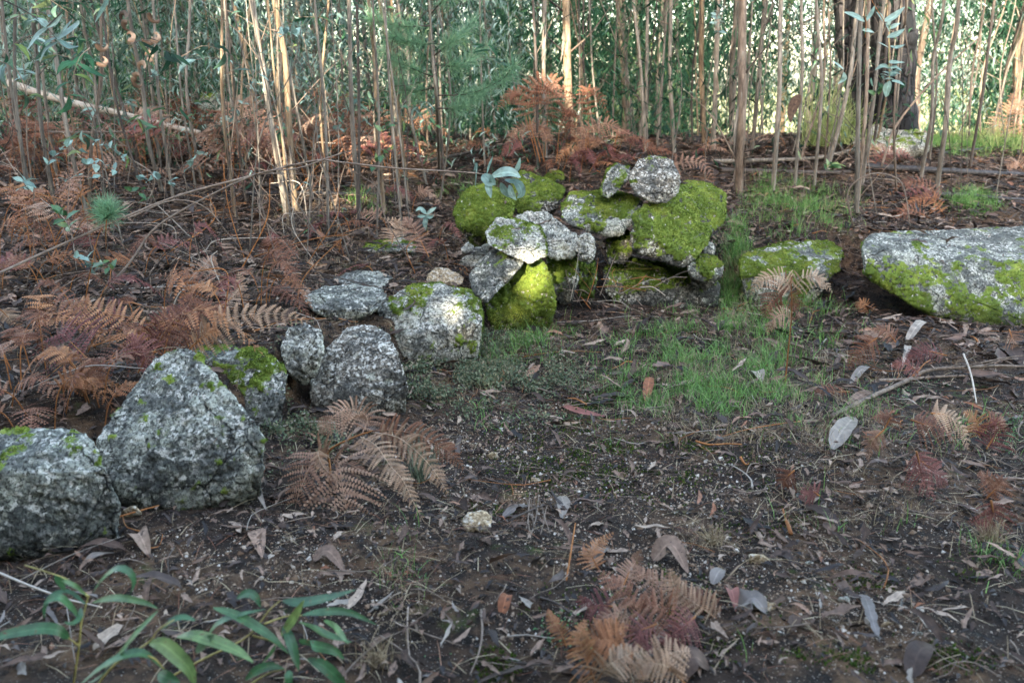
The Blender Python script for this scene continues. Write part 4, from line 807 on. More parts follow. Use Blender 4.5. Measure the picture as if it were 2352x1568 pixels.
# heap in the lower right
ZH = lambda z: [(1234.6 + p[0] * .2197, 1234.6 + p[1] * .2197) + tuple(p[2:]) for p in z]
hp = [('fern_pink', .17, [(1700, 830), (1400, 600, .02), (1150, 450, .05), (1000, 300, .08)], 'pinkish frond reaching to the top of the crumpled bracken heap'),
      ('fern_tan', .16, [(1950, 900), (1700, 720, 0), (1450, 540, .03), (1380, 310, .06)], 'pale frond along the right edge of the crumpled bracken heap'),
      ('fern_red', .18, [(1300, 1150), (1080, 800, -.02), (850, 520, 0), (620, 330, .05)], 'dark red frond across the middle of the crumpled bracken heap'),
      ('fern_orange', .15, [(530, 1250), (620, 1080, -.05), (760, 960, -.05), (950, 930, -.04)], 'orange frond curving up at the left of the crumpled bracken heap'),
      ('fern_pink', .09, [(985, 1080), (960, 880, -.05), (830, 780, -.07), (650, 860, -.09), (560, 980, -.1)], 'hook shaped curled frond in front of the crumpled bracken heap'),
      ('fern_orange', .12, [(600, 1500), (500, 1260, -.05), (440, 1050, -.05), (500, 850, -.02)], 'orange brown frond standing at the left foot of the crumpled bracken heap'),
      ('fern_tan', .20, [(1190, 1540), (1220, 1330, -.04), (1400, 1200, -.03), (1600, 1180, 0)], 'bleached frond bending right at the bottom of the crumpled bracken heap'),
      ('fern_tan', .13, [(1560, 1540), (1380, 1360, -.05), (1150, 1310, -.07), (950, 1450, -.06)], 'bleached arching frond lowest in the crumpled bracken heap'),
      ('fern_tan', .12, [(560, 1560), (720, 1350, -.05), (950, 1220, -.04), (1200, 1180, -.02)], 'pale narrow frond sloping up from the bottom picture edge'),
      ('fern_orange', .07, [(310, 1150), (240, 980, 0), (150, 850, .02), (110, 740, .04)], 'small separate orange frond left of the crumpled bracken heap'),
      ('fern_maroon', .14, [(1650, 820), (1560, 900, -.04), (1420, 1000, -.06), (1280, 1090, -.07)], 'maroon frond low on the right of the crumpled bracken heap'),
      ('fern_red', .19, [(1500, 950), (1350, 780, -.03), (1150, 690, -.02), (900, 650, .02)], 'red brown frond lying over the crumpled bracken heap'),
      ('fern_maroon', .13, [(800, 720), (650, 700, 0), (520, 720, .02), (430, 600, .04)], 'dark frond tucked under the top left of the crumpled bracken heap'),
      ('fern_orange', .18, [(1020, 1230), (860, 1120, -.05), (700, 1060, -.06), (560, 1100, -.06)], 'orange frond spread flat at the centre of the crumpled bracken heap'),
      ('fern_red', .12, [(1900, 900), (1750, 700, .02), (1620, 600, .04), (1500, 520, .06)], 'red brown frond at the upper right rim of the crumpled bracken heap'),
      ('fern_orange', .10, [(640, 330), (560, 180, .04), (640, 60, .06), (800, -60, .08)], 'narrow frond reaching away up from the heap towards the bare soil'),
      ('fern_pink', .1, [(900, 500), (960, 350, .04), (1030, 240, .06), (1080, 120, .06)], 'thin upright pinkish frond at the very top of the heap'),
      ('fern_maroon', .13, [(1250, 900), (1080, 960, -.03), (1060, 1080, -.05), (1070, 1160, -.06)], 'maroon frond in the hollow of the crumpled bracken heap')]
for mt, wd, p, lb in hp:
    q = ZH(p); Yb = float(G(1500, 1440)[1]) + (1440 - q[1][1]) * .0021 - .09
    bracken(lb, q[:2], [(q, wd * 1.05, {'droop': .2, 'up': (random.gauss(0, .3), -.6, .8), 'n': 17})], mt, Y=Yb, sr=.0022, group='fronds of the crumpled bracken heap', dens=19)
# the red brown bank behind the two left boulders
YB = float(G(300, 760)[1])
lf = [('fern_orange', .19, z4([(1000, 740), (830, 640, .05), (660, 560, .1), (520, 520, .12), (360, 560, .15)]), 'big orange frond arching left behind the pointed boulder'),
      ('fern_maroon', .19, z4([(1060, 800), (1120, 700, .02), (1220, 600, .05), (1300, 540, .1)]), 'dull purple red frond standing right behind the point of the largest boulder'),
      ('fern_red', .2, z4([(1050, 880), (1150, 690, -.02), (1290, 540, .05), (1330, 450, .1)]), 'red frond fanned out above the point of the largest boulder'),
      ('fern_tan', .17, z4([(1290, 850), (1480, 690, 0), (1700, 600, .02), (1950, 600, .02), (2140, 650, .02)]), 'long bleached frond sweeping right towards the small upright stone'),
      ('fern_orange', .10, z4([(1290, 850), (1400, 740, -.05), (1480, 690, -.05), (1400, 780, -.08)]), 'small glowing orange frond above the wedge shaped boulder'),
      ('fern_maroon', .18, z4([(900, 620), (700, 590, .05), (500, 580, .1), (350, 640, .12)]), 'maroon frond under the big orange one on the left'),
      ('fern_red', .14, z4([(1540, 440), (1400, 370, .2), (1250, 330, .25), (1050, 330, .3)]), 'rusty frond lying level above the red bank'),
      ('fern_pink', .12, z4([(1300, 350), (1400, 270, .2), (1450, 230, .25), (1490, 210, .25)]), 'short pink brown frond behind the level rusty one'),
      ('fern_red', .13, z4([(1900, 250), (1870, 170, .3), (1850, 110, .3), (1820, 60, .35)]), 'small reddish fern tuft in the leaf litter left of the low rock'),
      ('fern_tan', .15, z4([(1500, 560), (1600, 480, .1), (1650, 400, .15), (1640, 300, .2)]), 'dry pinkish frond rising behind the long bleached frond'),
      ('fern_red', .18, z4([(1250, 700), (1350, 600, 0), (1450, 560, .02), (1560, 600, .02)]), 'red brown frond under the long bleached frond'),
      ('fern_maroon', .2, z4([(950, 1000), (1000, 900, 0), (960, 800, .03), (880, 740, .05)]), 'dark crimson frond pressed against the left flank of the largest boulder'),
      ('fern_orange', .15, z4([(480, 960), (560, 1000, -.1), (560, 1080, -.1), (600, 1150, -.1)]), 'small orange brown frond hanging left of the largest boulder'),
      ('fern_red', .15, z4([(660, 940), (620, 900, -.1), (650, 1000, -.12), (700, 1080, -.12)]), 'withered frond dangling beside the pale stalk left of the largest boulder'),
      ('fern_orange', .14, z4([(2350, 80), (2330, 220, .1), (2300, 420, .05), (2280, 640, 0)]), 'orange frond hanging along the russet stalk behind the rounded grey boulder'),
      ('fern_tan', .12, z4([(2130, 250), (2170, 270, .1), (2220, 330, .1), (2200, 420, .1)]), 'pale frond drooping left of the hanging orange one'),
      ('fern_maroon', .3, z4([(600, 900), (480, 780, .1), (420, 720, .15), (360, 800, .2)]), 'dark maroon frond deep behind the red bank on the left'),
      ('fern_red', .22, z4([(1400, 800), (1300, 740, .0), (1180, 740, 0), (1080, 800, 0)]), 'red frond spread low between the two pointed boulders'),
      ('fern_tan', .14, [(900, 560, .0), (905, 530, .1), (915, 510, .15), (870, 500, .2)], 'pink brown frond drooping to the left above the half buried rock'),
      ('fern_pink', .16, [(985, 590, 0), (965, 550, .1), (945, 515, .15), (925, 500, .15)], 'brown frond hanging down to the left of the mint grey slab'),
      ('fern_tan', .10, z4([(0, 560), (60, 620, 0), (130, 720, 0), (220, 740, 0)]), 'ash grey withered frond at the left picture edge')]
for mt, wd, q, lb in lf:
    v0 = q[0][1]; Yb = float(G(q[0][0], max(v0, 560) + 20)[1]) - .12
    bracken(lb, q[:2], [(q, wd * (1.8 if v0 < 700 else 1.5), {'droop': .25, 'up': (random.gauss(0, .2), -.75, .65), 'n': 17})], mt, Y=Yb, sr=.0028, dens=18)
YP = float(G(1265, 385)[1])
pf = [('fern_red', .34, Bz([(1370, 1120), (1290, 800), (1330, 600), (1450, 560), (1560, 660), (1600, 900)]), 'russet frond arching over the foot of the tall tan pole'),
      ('fern_red', .26, Bz([(1350, 1120), (1270, 800), (1230, 650), (1150, 660), (1070, 760)]), 'russet frond drooping left beside the tall tan pole'),
      ('fern_pink', .3, Bz([(1400, 1100), (1420, 800), (1420, 620), (1370, 680), (1320, 830)]), 'pinkish frond hanging between the poles'),
      ('fern_pink', .26, Bz([(1390, 1120), (1380, 950), (1300, 870), (1200, 900), (1130, 1010)]), 'low pinkish frond left of the tall tan pole'),
      ('fern_pink', .24, Bz([(1400, 1120), (1350, 950), (1360, 870), (1420, 920), (1445, 1010)]), 'low curled frond directly at the tall tan pole'),
      ('fern_red', .2, Bz([(1700, 1060), (1700, 800), (1690, 620), (1790, 680), (1860, 850)]), 'red frond arching right of the tall tan pole'),
      ('fern_pink', .24, Bz([(1660, 1080), (1700, 900), (1800, 850), (1900, 880), (1990, 930)]), 'pinkish frond spreading right of the tall tan pole'),
      ('fern_pink', .2, Bz([(1690, 1080), (1680, 950), (1665, 880), (1650, 980), (1650, 1070)]), 'small hanging frond just right of the tall tan pole'),
      ('fern_maroon', .24, Bz([(1290, 1120), (1240, 1000), (1160, 1010), (1110, 1070)]), 'dark frond near the ground left of the poles'),
      ('fern_red', .3, Bz([(1480, 1120), (1500, 900), (1540, 760), (1570, 860), (1590, 1000)]), 'dense brown frond in front of the tall tan pole')]
for mt, wd, q, lb in pf: bracken(lb, q[:2], [(q, wd * 1.3, {'droop': .3, 'up': (0, -.85, .5), 'n': 18, 'dens': 13, 'start': .25})], mt, Y=YP + random.uniform(-.2, .15), sr=.004, group='bracken draped round the tall tan pole')
rf = [('fern_pink', .2, [(1500, 415, .3), (1550, 375, .2), (1600, 368, .15), (1630, 395, .1), (1642, 428, .1)], 'arched pinkish frond behind the biggest mossy block', 6.5),
      ('fern_maroon', .3, Cz([(1800, 1370), (1600, 1330), (1400, 1450), (1240, 1565)]), 'long dark frond sloping down to the left above the huge flat slab', None),
      ('fern_red', .3, Cz([(1780, 1400), (1700, 1280), (1560, 1250), (1440, 1330)]), 'russet frond standing above the left end of the huge flat slab', None),
      ('fern_orange', .24, Cz([(1800, 1480), (1720, 1370), (1600, 1380), (1500, 1450)]), 'orange brown frond above the huge flat slab', None),
      ('fern_red', .24, Cz([(1700, 1500), (1560, 1440), (1450, 1500), (1380, 1580)]), 'brown frond lying against the left corner of the huge flat slab', None),
      ('fern_pink', .22, Cz([(1240, 1200), (1300, 1020), (1380, 1010), (1460, 1060)]), 'small pink brown frond in the leaves at the outcrop under the black pine', None),
      ('fern_maroon', .26, Cz([(1300, 1150), (1400, 1050), (1520, 1050), (1620, 1120)]), 'maroon frond on the leaf litter right of the outcrop under the black pine', None),
      ('fern_tan', .5, Cz([(2200, 980), (2230, 820), (2280, 720), (2360, 700)]), 'pale sunlit frond at the right picture edge on the crest', None),
      ('fern_tan', .5, Cz([(2280, 960), (2220, 860), (2150, 860), (2130, 940)]), 'pale frond bending left on the crest at the right', None),
      ('fern_pink', .4, Cz([(2330, 950), (2290, 800), (2270, 690), (2310, 640)]), 'tall pinkish frond on the crest at the right picture edge', None),
      ('fern_pink', .3, Cz([(2352, 1180), (2310, 1120), (2270, 1140), (2250, 1200)]), 'pinkish withered frond right of the green grass tuft', None),
      ('fern_orange', .16, z6([(1290, 600), (1270, 540), (1230, 510), (1200, 560)]), 'orange shred of fern on a stalk before the huge slab', None),
      ('fern_red', .2, z6([(1340, 760), (1280, 800), (1200, 880), (1150, 980)]), 'green backed brown frond drooping before the huge slab', None),
      ('fern_red', .2, z6([(1480, 800), (1430, 740), (1380, 700), (1300, 700)]), 'red brown frond right of the drooping one before the huge slab', None),
      ('fern_maroon', .2, z6([(1820, 880), (1700, 850), (1600, 870), (1540, 910)]), 'maroon frond lying flat left of the pale curled leaves', None),
      ('fern_maroon', .16, z6([(1640, 1020), (1580, 960), (1500, 930), (1440, 960)]), 'small maroon frond among dark leaves before the huge slab', None),
      ('fern_red', .16, z6([(1150, 1130), (1040, 1130), (950, 1120), (880, 1150)]), 'reddish frond lying in the grass at the left end of the long stick', None),
      ('fern_pink', .2, z6([(2250, 700), (2270, 760), (2290, 800), (2280, 850)]), 'faded frond at the right picture edge under the huge slab', None)]
ZR = lambda z: [(1866.2 + p[0] * .2563, 861.3 + p[1] * .2563) + tuple(p[2:]) for p in z]
rf += [('fern_red', .12, ZR([(640, 490), (700, 380), (640, 360), (520, 390)]), 'dark frond left end of the bracken row below the long stick', None),
       ('fern_pink', .12, ZR([(640, 490), (560, 560), (520, 640), (500, 780)]), 'dusty pink frond drooping below the long stick', None),
       ('fern_red', .24, ZR([(880, 400), (1000, 440), (1150, 480), (1300, 600)]), 'wide red brown frond in the middle of the row below the long stick', None),
       ('fern_tan', .18, ZR([(1060, 340), (1180, 350), (1330, 460), (1400, 680)]), 'tan edged frond curving down over the wide red brown one', None),
       ('fern_orange', .18, ZR([(1500, 560), (1480, 460), (1450, 380), (1350, 330)]), 'orange red frond right of the tan edged one', None),
       ('fern_maroon', .2, ZR([(1560, 660), (1620, 560), (1640, 450), (1600, 400)]), 'deep maroon frond at the right end of the row', None),
       ('fern_red', .14, ZR([(1560, 440), (1640, 400), (1700, 420), (1760, 480)]), 'bright rust frond at the far right end of the row', None),
       ('fern_maroon', .2, ZR([(930, 680), (960, 800), (1000, 950), (1100, 1130)]), 'purple brown frond pointing down between large grey leaves', None),
       ('fern_maroon', .16, ZR([(940, 740), (1050, 830), (1140, 900), (1210, 990)]), 'second purple brown frond beside the downward one', None),
       ('fern_red', .16, ZR([(1640, 1080), (1600, 980), (1560, 920), (1480, 880)]), 'crimson frond near the right picture edge, upper of two', None),
       ('fern_red', .16, ZR([(1560, 1100), (1640, 1020), (1700, 960), (1740, 1000)]), 'short crimson frond bending right near the right picture edge', None),
       ('fern_maroon', .18, ZR([(1600, 1120), (1620, 1230), (1580, 1330), (1500, 1400)]), 'maroon frond near the right picture edge, lowest of the group', None),
       ('fern_maroon', .12, ZR([(60, 1080), (10, 1040), (-40, 1060), (-120, 1100)]), 'little maroon frond in dry grass at the middle right', None),
       ('fern_red', .12, ZR([(-160, 850), (-220, 900), (-260, 960), (-250, 1000)]), 'reddish frond scrap beside the dead leaves in the middle right', None)]
for mt, wd, q, lb, Yb in rf:
    if Yb is None: Yb = float(G(q[0][0], max(p[1] for p in q) if q[0][1] > 600 else q[0][1])[1]) - .05
    bracken(lb, q[:2], [(q, wd, {'droop': .25, 'up': (random.gauss(0, .2), -.7, .7), 'n': 16, 'dens': 14 if q[0][1] < 600 else 18})], mt, Y=Yb, sr=.003)
# further fronds thrown at random through the bracken belt
zones = [(60, 900, 315, 450, 110, .40, ['fern_maroon', 'fern_pink', 'fern_red', 'fern_pink', 'fern_red'], 'in the brown belt under the left saplings'),
         (0, 260, 290, 640, 30, .30, ['fern_pink', 'fern_red', 'fern_orange'], 'at the left picture edge among the saplings'),
         (0, 620, 600, 860, 40, .21, ['fern_red', 'fern_orange', 'fern_red', 'fern_maroon'], 'in the red bank on the left'),
         (0, 240, 850, 1000, 16, .16, ['fern_red', 'fern_orange', 'fern_pink'], 'left of the largest boulder'),
         (520, 1040, 440, 640, 13, .18, ['fern_red', 'fern_pink', 'fern_maroon'], 'on the litter left of the stone pile'),
         (1290, 1480, 345, 420, 22, .22, ['fern_maroon', 'fern_red', 'fern_maroon'], 'behind the top of the stone pile'),
         (1050, 1400, 340, 400, 14, .22, ['fern_orange', 'fern_red'], 'left behind the stone pile'),
         (1480, 1960, 330, 370, 6, .2, ['fern_pink', 'fern_maroon'], 'on the crest left of the black pine'),
         (700, 1000, 330, 400, 6, .25, ['fern_orange', 'fern_pink'], 'under the sunlit stems')]
nmz = {'fern_maroon': 'maroon', 'fern_pink': 'pinkish brown', 'fern_red': 'russet', 'fern_orange': 'orange brown'}
for u0, u1, v0, v1, n, L, mts, wh in zones:
    for k in range(n):
        u, v = random.uniform(u0, u1), random.uniform(v0, v1); b = G(u, v)
        if stone_z(b[0], b[1])[0] is not None and stone_z(b[0], b[1])[0] > b[2] + .02: continue
        a = random.uniform(0, 6.28); l = L * random.uniform(.8, 1.5); d = np.array([math.cos(a), math.sin(a) * .8, 0]); h_ = L * (random.uniform(.5, 1.5) if u1 < 950 else random.uniform(.35, 1.1))
        S = spline([b, b + d * l * .2 + [0, 0, h_ * .7], b + d * l * .6 + [0, 0, h_], b + d * l * 1.05 + [0, 0, h_ * .75], b + d * l * 1.45 + [0, 0, h_ * .2]], 26)
        mt = random.choice(mts); root = thing('bracken', '%s bracken frond %s' % (nmz[mt], wh), 'dead fern', tuple(b), 'dead bracken fronds ' + wh)
        sm_ = MB(); tube(sm_, S[:9], [.003, .0025], 5, .5); sm_.build('stalk', M['twig_red'], root)
        fm = MB(); tube(fm, S[8:], [.002, .0008], 4, .8); blade(fm, S, l * random.uniform(.7, 1.0), (random.gauss(0, .35), random.gauss(-.3, .3), 1), 15, .25, .3, 12); fm.build('frond', M[mt], root)
# ------------------------------------------------------------------ litter
def zsum(u, v, Z):
    r = np.zeros_like(u)
    for cu, cv, ru, rv, wgt in Z: r = np.maximum(r, wgt * np.exp(-1.2 * (((u - cu) / ru) ** 2 + ((v - cv) / rv) ** 2) ** 1.5))
    return r
def sample(n, ymin=1.9, ymax=11.6):
    y = ymin + (ymax - ymin) * RS.rand(n); x = RS.uniform(-1, 1, n) * (.62 * y + .4); k = RS.rand(n) < (.62 * y + .4) / (.62 * ymax + .4)
    # uniform in area
    x, y = x[k], y[k]; z = H(x, y); u, v = proj(np.stack([x, y, z], 1)); return x, y, z, u, v
def sampleZ(n, zones_, per, noise):
    out = []
    for q in range(max(1, n // 300000)):
        y = 1.9 + 9.7 * RS.rand(300000); x = RS.uniform(-1, 1, 300000) * (.62 * y + .4); k = RS.rand(300000) < (.62 * y + .4) / 7.6; x, y = x[k], y[k]
        u, v = proj(np.stack([x, y, H(x, y, False)], 1)); rr = zsum(u, v, zones_); k = rr > .02; x, y, u, v, rr = x[k], y[k], u[k], v[k], rr[k]
        rr = rr * noise(np.stack([x, y, 0 * x], 1)); k = RS.rand(len(x)) < rr * per; out.append(np.stack([x[k], y[k], u[k], v[k]]))
    x, y, u, v = np.concatenate(out, 1); return x, y, H(x, y), u, v
def lay(x, y, z, eps=.004, on_stone=.06):
    """put on the ground, or now and then on a stone"""
    keep = np.ones(len(x), bool); zz = z.copy()
    for i in range(len(x)):
        s, n = stone_z(x[i], y[i])
        if s is not None and s > z[i] + .004:
            if random.random() < on_stone and n.z > .75: zz[i] = s
            else: keep[i] = False
    return keep, zz + eps
def gnorm(x, y):
    e = .05; return (H(x + e, y, False) - H(x - e, y, False)) / (2 * e), (H(x, y + e, False) - H(x, y - e, False)) / (2 * e)
TPL = [leaf_tpl(8, .10, .14, .25, .20, .03, .5) for q in range(4)] + [leaf_tpl(8, .07, .04, .12, .2, .02, .45) for q in range(4)] + [leaf_tpl(8, .03, .05, .14, .36, .03, .55) for q in range(4)]
soil_open = [(1450, 1120, 480, 200, .65), (1000, 1420, 420, 160, .3), (900, 1250, 200, 150, .35), (1850, 1330, 330, 150, .35), (1600, 880, 300, 110, .45), (330, 1230, 260, 60, .3), (2150, 1450, 250, 120, .55)]
x, y, z, u, v = sample(64000)
dens = np.where(v < 760, 1.0, .8); dens = dens * (1 - zsum(u, v, soil_open)); dens = np.maximum(dens, zsum(u, v, [(1430, 730, 160, 70, 1), (2050, 900, 250, 120, .9), (600, 1250, 180, 60, .5)]))
dens *= np.where(y < 4.5, .72, 1.) ; dens *= .55 + .9 * np.clip(fbm(np.stack([x, y, z], 1), 2.2, 77, 3) + .4, 0, 1)
k = RS.rand(len(x)) < dens; x, y, z = x[k], y[k], z[k]; k, z = lay(x, y, z, .005); x, y, z = x[k], y[k], z[k]
o_ = np.argsort(y); x, y, z = x[o_], y[o_], z[o_]; N = len(x)
yaw = RS.uniform(0, 6.283, N); pit = RS.normal(.02, .20, N); rol = RS.normal(0, .35, N); rol = np.where(RS.rand(N) < .25, rol + 3.14, rol)
Mx = rotm(yaw, pit, rol); sz = np.clip(RS.lognormal(-2.55, .42, N), .03, .17) * np.where(y < 4, .8, 1.05)
lift = .006 + .012 * RS.rand(N); P = np.stack([x, y, z + lift], 1); tp = RS.randint(0, 12, N)
NI = 290
cn = ['rotten dark brown', 'grey brown', 'dull brown', 'pale tan']; mn = ['dead_dark', 'dead', 'dead', 'dead_pale']; sn = ['curled', 'flat', 'broad']
def zone_name(u, v):
    if v > 1330: return 'near the bottom edge' + (' left of the gum sprigs' if u < 300 else ' among the gum sprigs' if u < 860 else ' left of the bracken heap' if u < 1300 else ' around the bracken heap' if u < 1700 else ' in the lower right')
    if v > 1000: return 'below the boulders' if u < 650 else 'by the drooping bracken plant' if u < 1050 else 'on the bare middle soil' if u < 1750 else 'right of the bare middle soil'
    if v > 760: return 'among the herbs by the boulders' if u < 1250 else 'in the grassy middle' if u < 1850 else 'around the long stick'
    return 'behind the boulders' if u < 1180 else 'in the inner corner of the wall' if u < 1650 else 'before the huge slab'
for i in range(NI):
    r_ = RS.rand(); c = 0 if r_ < .28 else 1 if r_ < .62 else 2 if r_ < .93 else 3
    mb = MB(); rv = RS.uniform(0, 1) if c in (0, 3) else RS.uniform(.1, .5) if c == 1 else RS.uniform(.5, 1)
    scatter(mb, *TPL[tp[i]], P[i:i + 1], Mx[i:i + 1], sz[i:i + 1] * 1.05, np.array([rv])); uu, vv = proj(P[i])
    tag(mb.build('fallen_leaf', M[mn[c]], None, origin=P[i]), '%s %s dead leaf %s' % (sn[tp[i] // 4], cn[c], zone_name(float(uu), float(vv))), 'leaf', 'fallen leaves ' + zone_name(float(uu), float(vv)))
lm = MB(); ld = MB(); sel = RS.rand(N) < .42
for t in range(12):
    k = (np.arange(N) >= NI) & (tp == t)
    scatter(lm, *TPL[t], P[k & ~sel], Mx[k & ~sel], sz[k & ~sel]); scatter(ld, *TPL[t], P[k & sel] - [0, 0, .004], Mx[k & sel], sz[k & sel])
tag(lm.build('leaf_litter', M['dead']), 'layer of brown and grey dead gum leaves over the forest floor', 'leaf litter', kind='stuff')
tag(ld.build('rotting_litter', M['dead_dark']), 'dark wet rotting leaves under the top layer of litter', 'leaf litter', kind='stuff')
# leaves one can pick out, traced
def picked(label, path, wd, mat, rnd, lift=.02, fold=.2, wob=.08, n=10):
    P = []
    for i, (u, v) in enumerate(path):
        g = G(u, v); P.append(g + np.array([0, 0, .006 + lift * math.sin(math.pi * i / (len(path) - 1))]))
    g0 = P[0]; wm = wd / FD * g0[1] * 1.05; mb = MB(); ribbon(mb, P, wm, (0, -.25, 1), n, fold, rnd, .7, wob)
    tag(mb.build('fallen_leaf', M[mat], None, origin=g0), label, 'leaf', 'fallen leaves one can pick out')
picked('oval tan leaf standing alone on the bare soil right of the yellowish stone', [(1290, 1142), (1294, 1170), (1290, 1197)], 32, 'dead_pale', .5, .012)
picked('slim grey leaf right beside the yellowish stone', [(1154, 1192), (1185, 1180), (1220, 1164)], 22, 'dead_pale', .1)
picked('long dark grey leaf with chewed edges on the soil at the right', [(1838, 1160), (1880, 1185), (1912, 1206), (1937, 1225)], 30, 'dead', .12, .02, .2, .2)
picked('large pale mottled leaf pointing up right below the long stick', [(1912, 1035), (1930, 1010), (1950, 985), (1962, 960)], 46, 'dead_pale', .6, .03, .3)
picked('wavy blue grey strip of leaf upright in the lower right', [(1982, 1368), (1990, 1400), (2002, 1440), (2020, 1478)], 32, 'dead_pale', .05, .02, .1, .35)
picked('lobed light grey curled leaf right of the bracken heap', [(1700, 1400), (1730, 1400), (1762, 1415)], 58, 'dead_pale', .15, .03, .3, .3)
picked('reddish purple rolled leaf touching the bracken heap', [(1672, 1360), (1680, 1385), (1690, 1408)], 30, 'fern_maroon', .9, .03, .6)
picked('small grey oval leaf above the rolled reddish one', [(1636, 1345), (1650, 1330), (1664, 1312)], 34, 'dead_pale', .2)
picked('broad brown leaf with upturned rim just above the bracken heap', [(1500, 1290), (1540, 1288), (1580, 1320)], 52, 'dead', .7, .05, .4)
picked('tan heart shaped leaf at the upper left of the bracken heap', [(1385, 1262), (1375, 1285), (1358, 1305)], 44, 'dead_pale', .3, .03)
picked('big mauve brown leaf at the lower right of the bracken heap', [(1555, 1565), (1590, 1545), (1632, 1545)], 66, 'dead', .35, .04)
picked('red brown leaf standing on edge in the bare foreground', [(1152, 1418), (1163, 1395), (1172, 1373)], 32, 'dead', 1., .03, .3)
picked('red and green leaf lying alone below the pale leaf tangle', [(588, 1220), (594, 1250), (603, 1285)], 40, 'dead', .95, .02, .3)
picked('broad grey brown leaf below the drooping bracken plant', [(720, 1290), (755, 1290), (795, 1320)], 40, 'dead', .6, .03)
picked('long pale leaf bent beside the largest boulder', [(570, 1108), (585, 1140), (612, 1175)], 22, 'dead_pale', .6, .05)
picked('slim pale leaf below the leftmost boulder', [(182, 1310), (220, 1300), (268, 1272)], 22, 'dead_pale', .5, .03)
picked('curled brown leaf in front of the gap between the leftmost boulders', [(310, 1240), (325, 1265), (345, 1285)], 42, 'dead', .8, .05, .5)
picked('dark red boat shaped leaf on the mossy soil patch', [(1290, 935), (1330, 965), (1395, 960)], 24, 'fern_maroon', .8, .03, .5)
picked('orange brown upright leaf in the grass patch', [(1483, 925), (1490, 900), (1495, 868)], 24, 'dead', 1., .05)
picked('round pale leaf in the middle of the grass patch', [(1722, 865), (1738, 873), (1750, 880)], 34, 'dead_pale', .9, .04)
picked('long grey brown leaf under the long stick', [(1950, 930), (1985, 915), (2020, 905)], 26, 'dead', .6, .02)
picked('pale curved leaf above the long stick', [(1953, 885), (1980, 862), (2010, 850)], 20, 'dead_pale', .3, .03)
picked('pale curly leaf pair, upper blade, below the huge slab', [(2080, 790), (2110, 775), (2145, 750)], 22, 'dead_pale', .9, .08)
picked('pale curly leaf pair, lower blade, below the huge slab', [(2078, 800), (2082, 820), (2072, 842)], 16, 'dead_pale', .8, .05)
picked('broad dark leaf at the right picture edge below the huge slab', [(2290, 800), (2320, 820), (2350, 845)], 46, 'dead', .2, .03)
picked('dark leaf cut by the bottom picture edge at the lower right', [(2090, 1560), (2110, 1520), (2150, 1490)], 60, 'dead', .15, .03)
picked('dark purple leaf pair half on the soil at the lower right', [(1830, 1300), (1800, 1290), (1770, 1280)], 24, 'dead', .1, .02)
picked('long brown leaf resting on the wedge shaped boulder', [(545, 815), (590, 812), (642, 808)], 20, 'dead', .75, .02) if False else None
# twigs
def twig_path(p, yaw, L, bend, rise=.01):
    d = np.array([math.cos(yaw), math.sin(yaw), 0]); q = np.array([-d[1], d[0], 0]); out = []
    for t in (0, .33, .66, 1.):
        a = p + d * L * (t - .5) + q * bend * L * math.sin(math.pi * t + .4) + q * random.gauss(0, .02 * L); a[2] = h1(a[0], a[1]) + rise + random.uniform(0, .02); out.append(a)
    return out
x, y, z, u, v = sample(9500); k = RS.rand(len(x)) < np.where(y < 4.5, .55, .75) * (1 - .5 * zsum(u, v, soil_open)); x, y, z = x[k], y[k], z[k]; k, z = lay(x, y, z, .006, 0.); x, y, z = x[k], y[k], z[k]; o_ = np.argsort(y); x, y, z = x[o_], y[o_], z[o_]
big = {m: MB() for m in ('twig', 'twig_dark', 'twig_red', 'twig_pale')}
for i in range(len(x)):
    mt = random.choices(['twig', 'twig_dark', 'twig_red', 'twig_pale'], [4, 3, 2, 1])[0]; L = min(.7, random.lognormvariate(-1.75, .5)) * (1 if y[i] > 3 else .75); r_ = random.uniform(.0009, .0024) * (1 + (random.random() < .08) * 1.6)
    pth = spline(twig_path(np.array([x[i], y[i], z[i]]), random.uniform(0, 6.28), L, random.gauss(0, .12)), 7)
    if i < 110:
        mb = MB(); tube(mb, pth, [r_ * 1.2, r_ * .5], 5, random.random()); uu, vv = proj(pth[3])
        tag(mb.build('fallen_twig', M[mt], None, origin=pth[0]), {'twig': 'brown', 'twig_dark': 'dark', 'twig_red': 'russet', 'twig_pale': 'bleached'}[mt] + (' long' if L > .22 else ' short') + ' thin twig ' + zone_name(float(uu), float(vv)), 'twig', 'fallen twigs ' + zone_name(float(uu), float(vv)))
    else: tube(big[mt], pth, [r_ * 1.2, r_ * .5], 4, random.random())
for mt, nm_, lb in (('twig', 'twig_litter', 'brown fallen twigs strewn over the forest floor'), ('twig_dark', 'twig_litter', 'dark wet fallen twigs strewn over the forest floor'), ('twig_red', 'stalk_litter', 'russet dead fern stalks strewn over the forest floor'), ('twig_pale', 'twig_litter', 'bleached fallen twigs strewn over the forest floor')):
    tag(big[mt].build(nm_, M[mt]), lb, 'twig litter', kind='stuff')
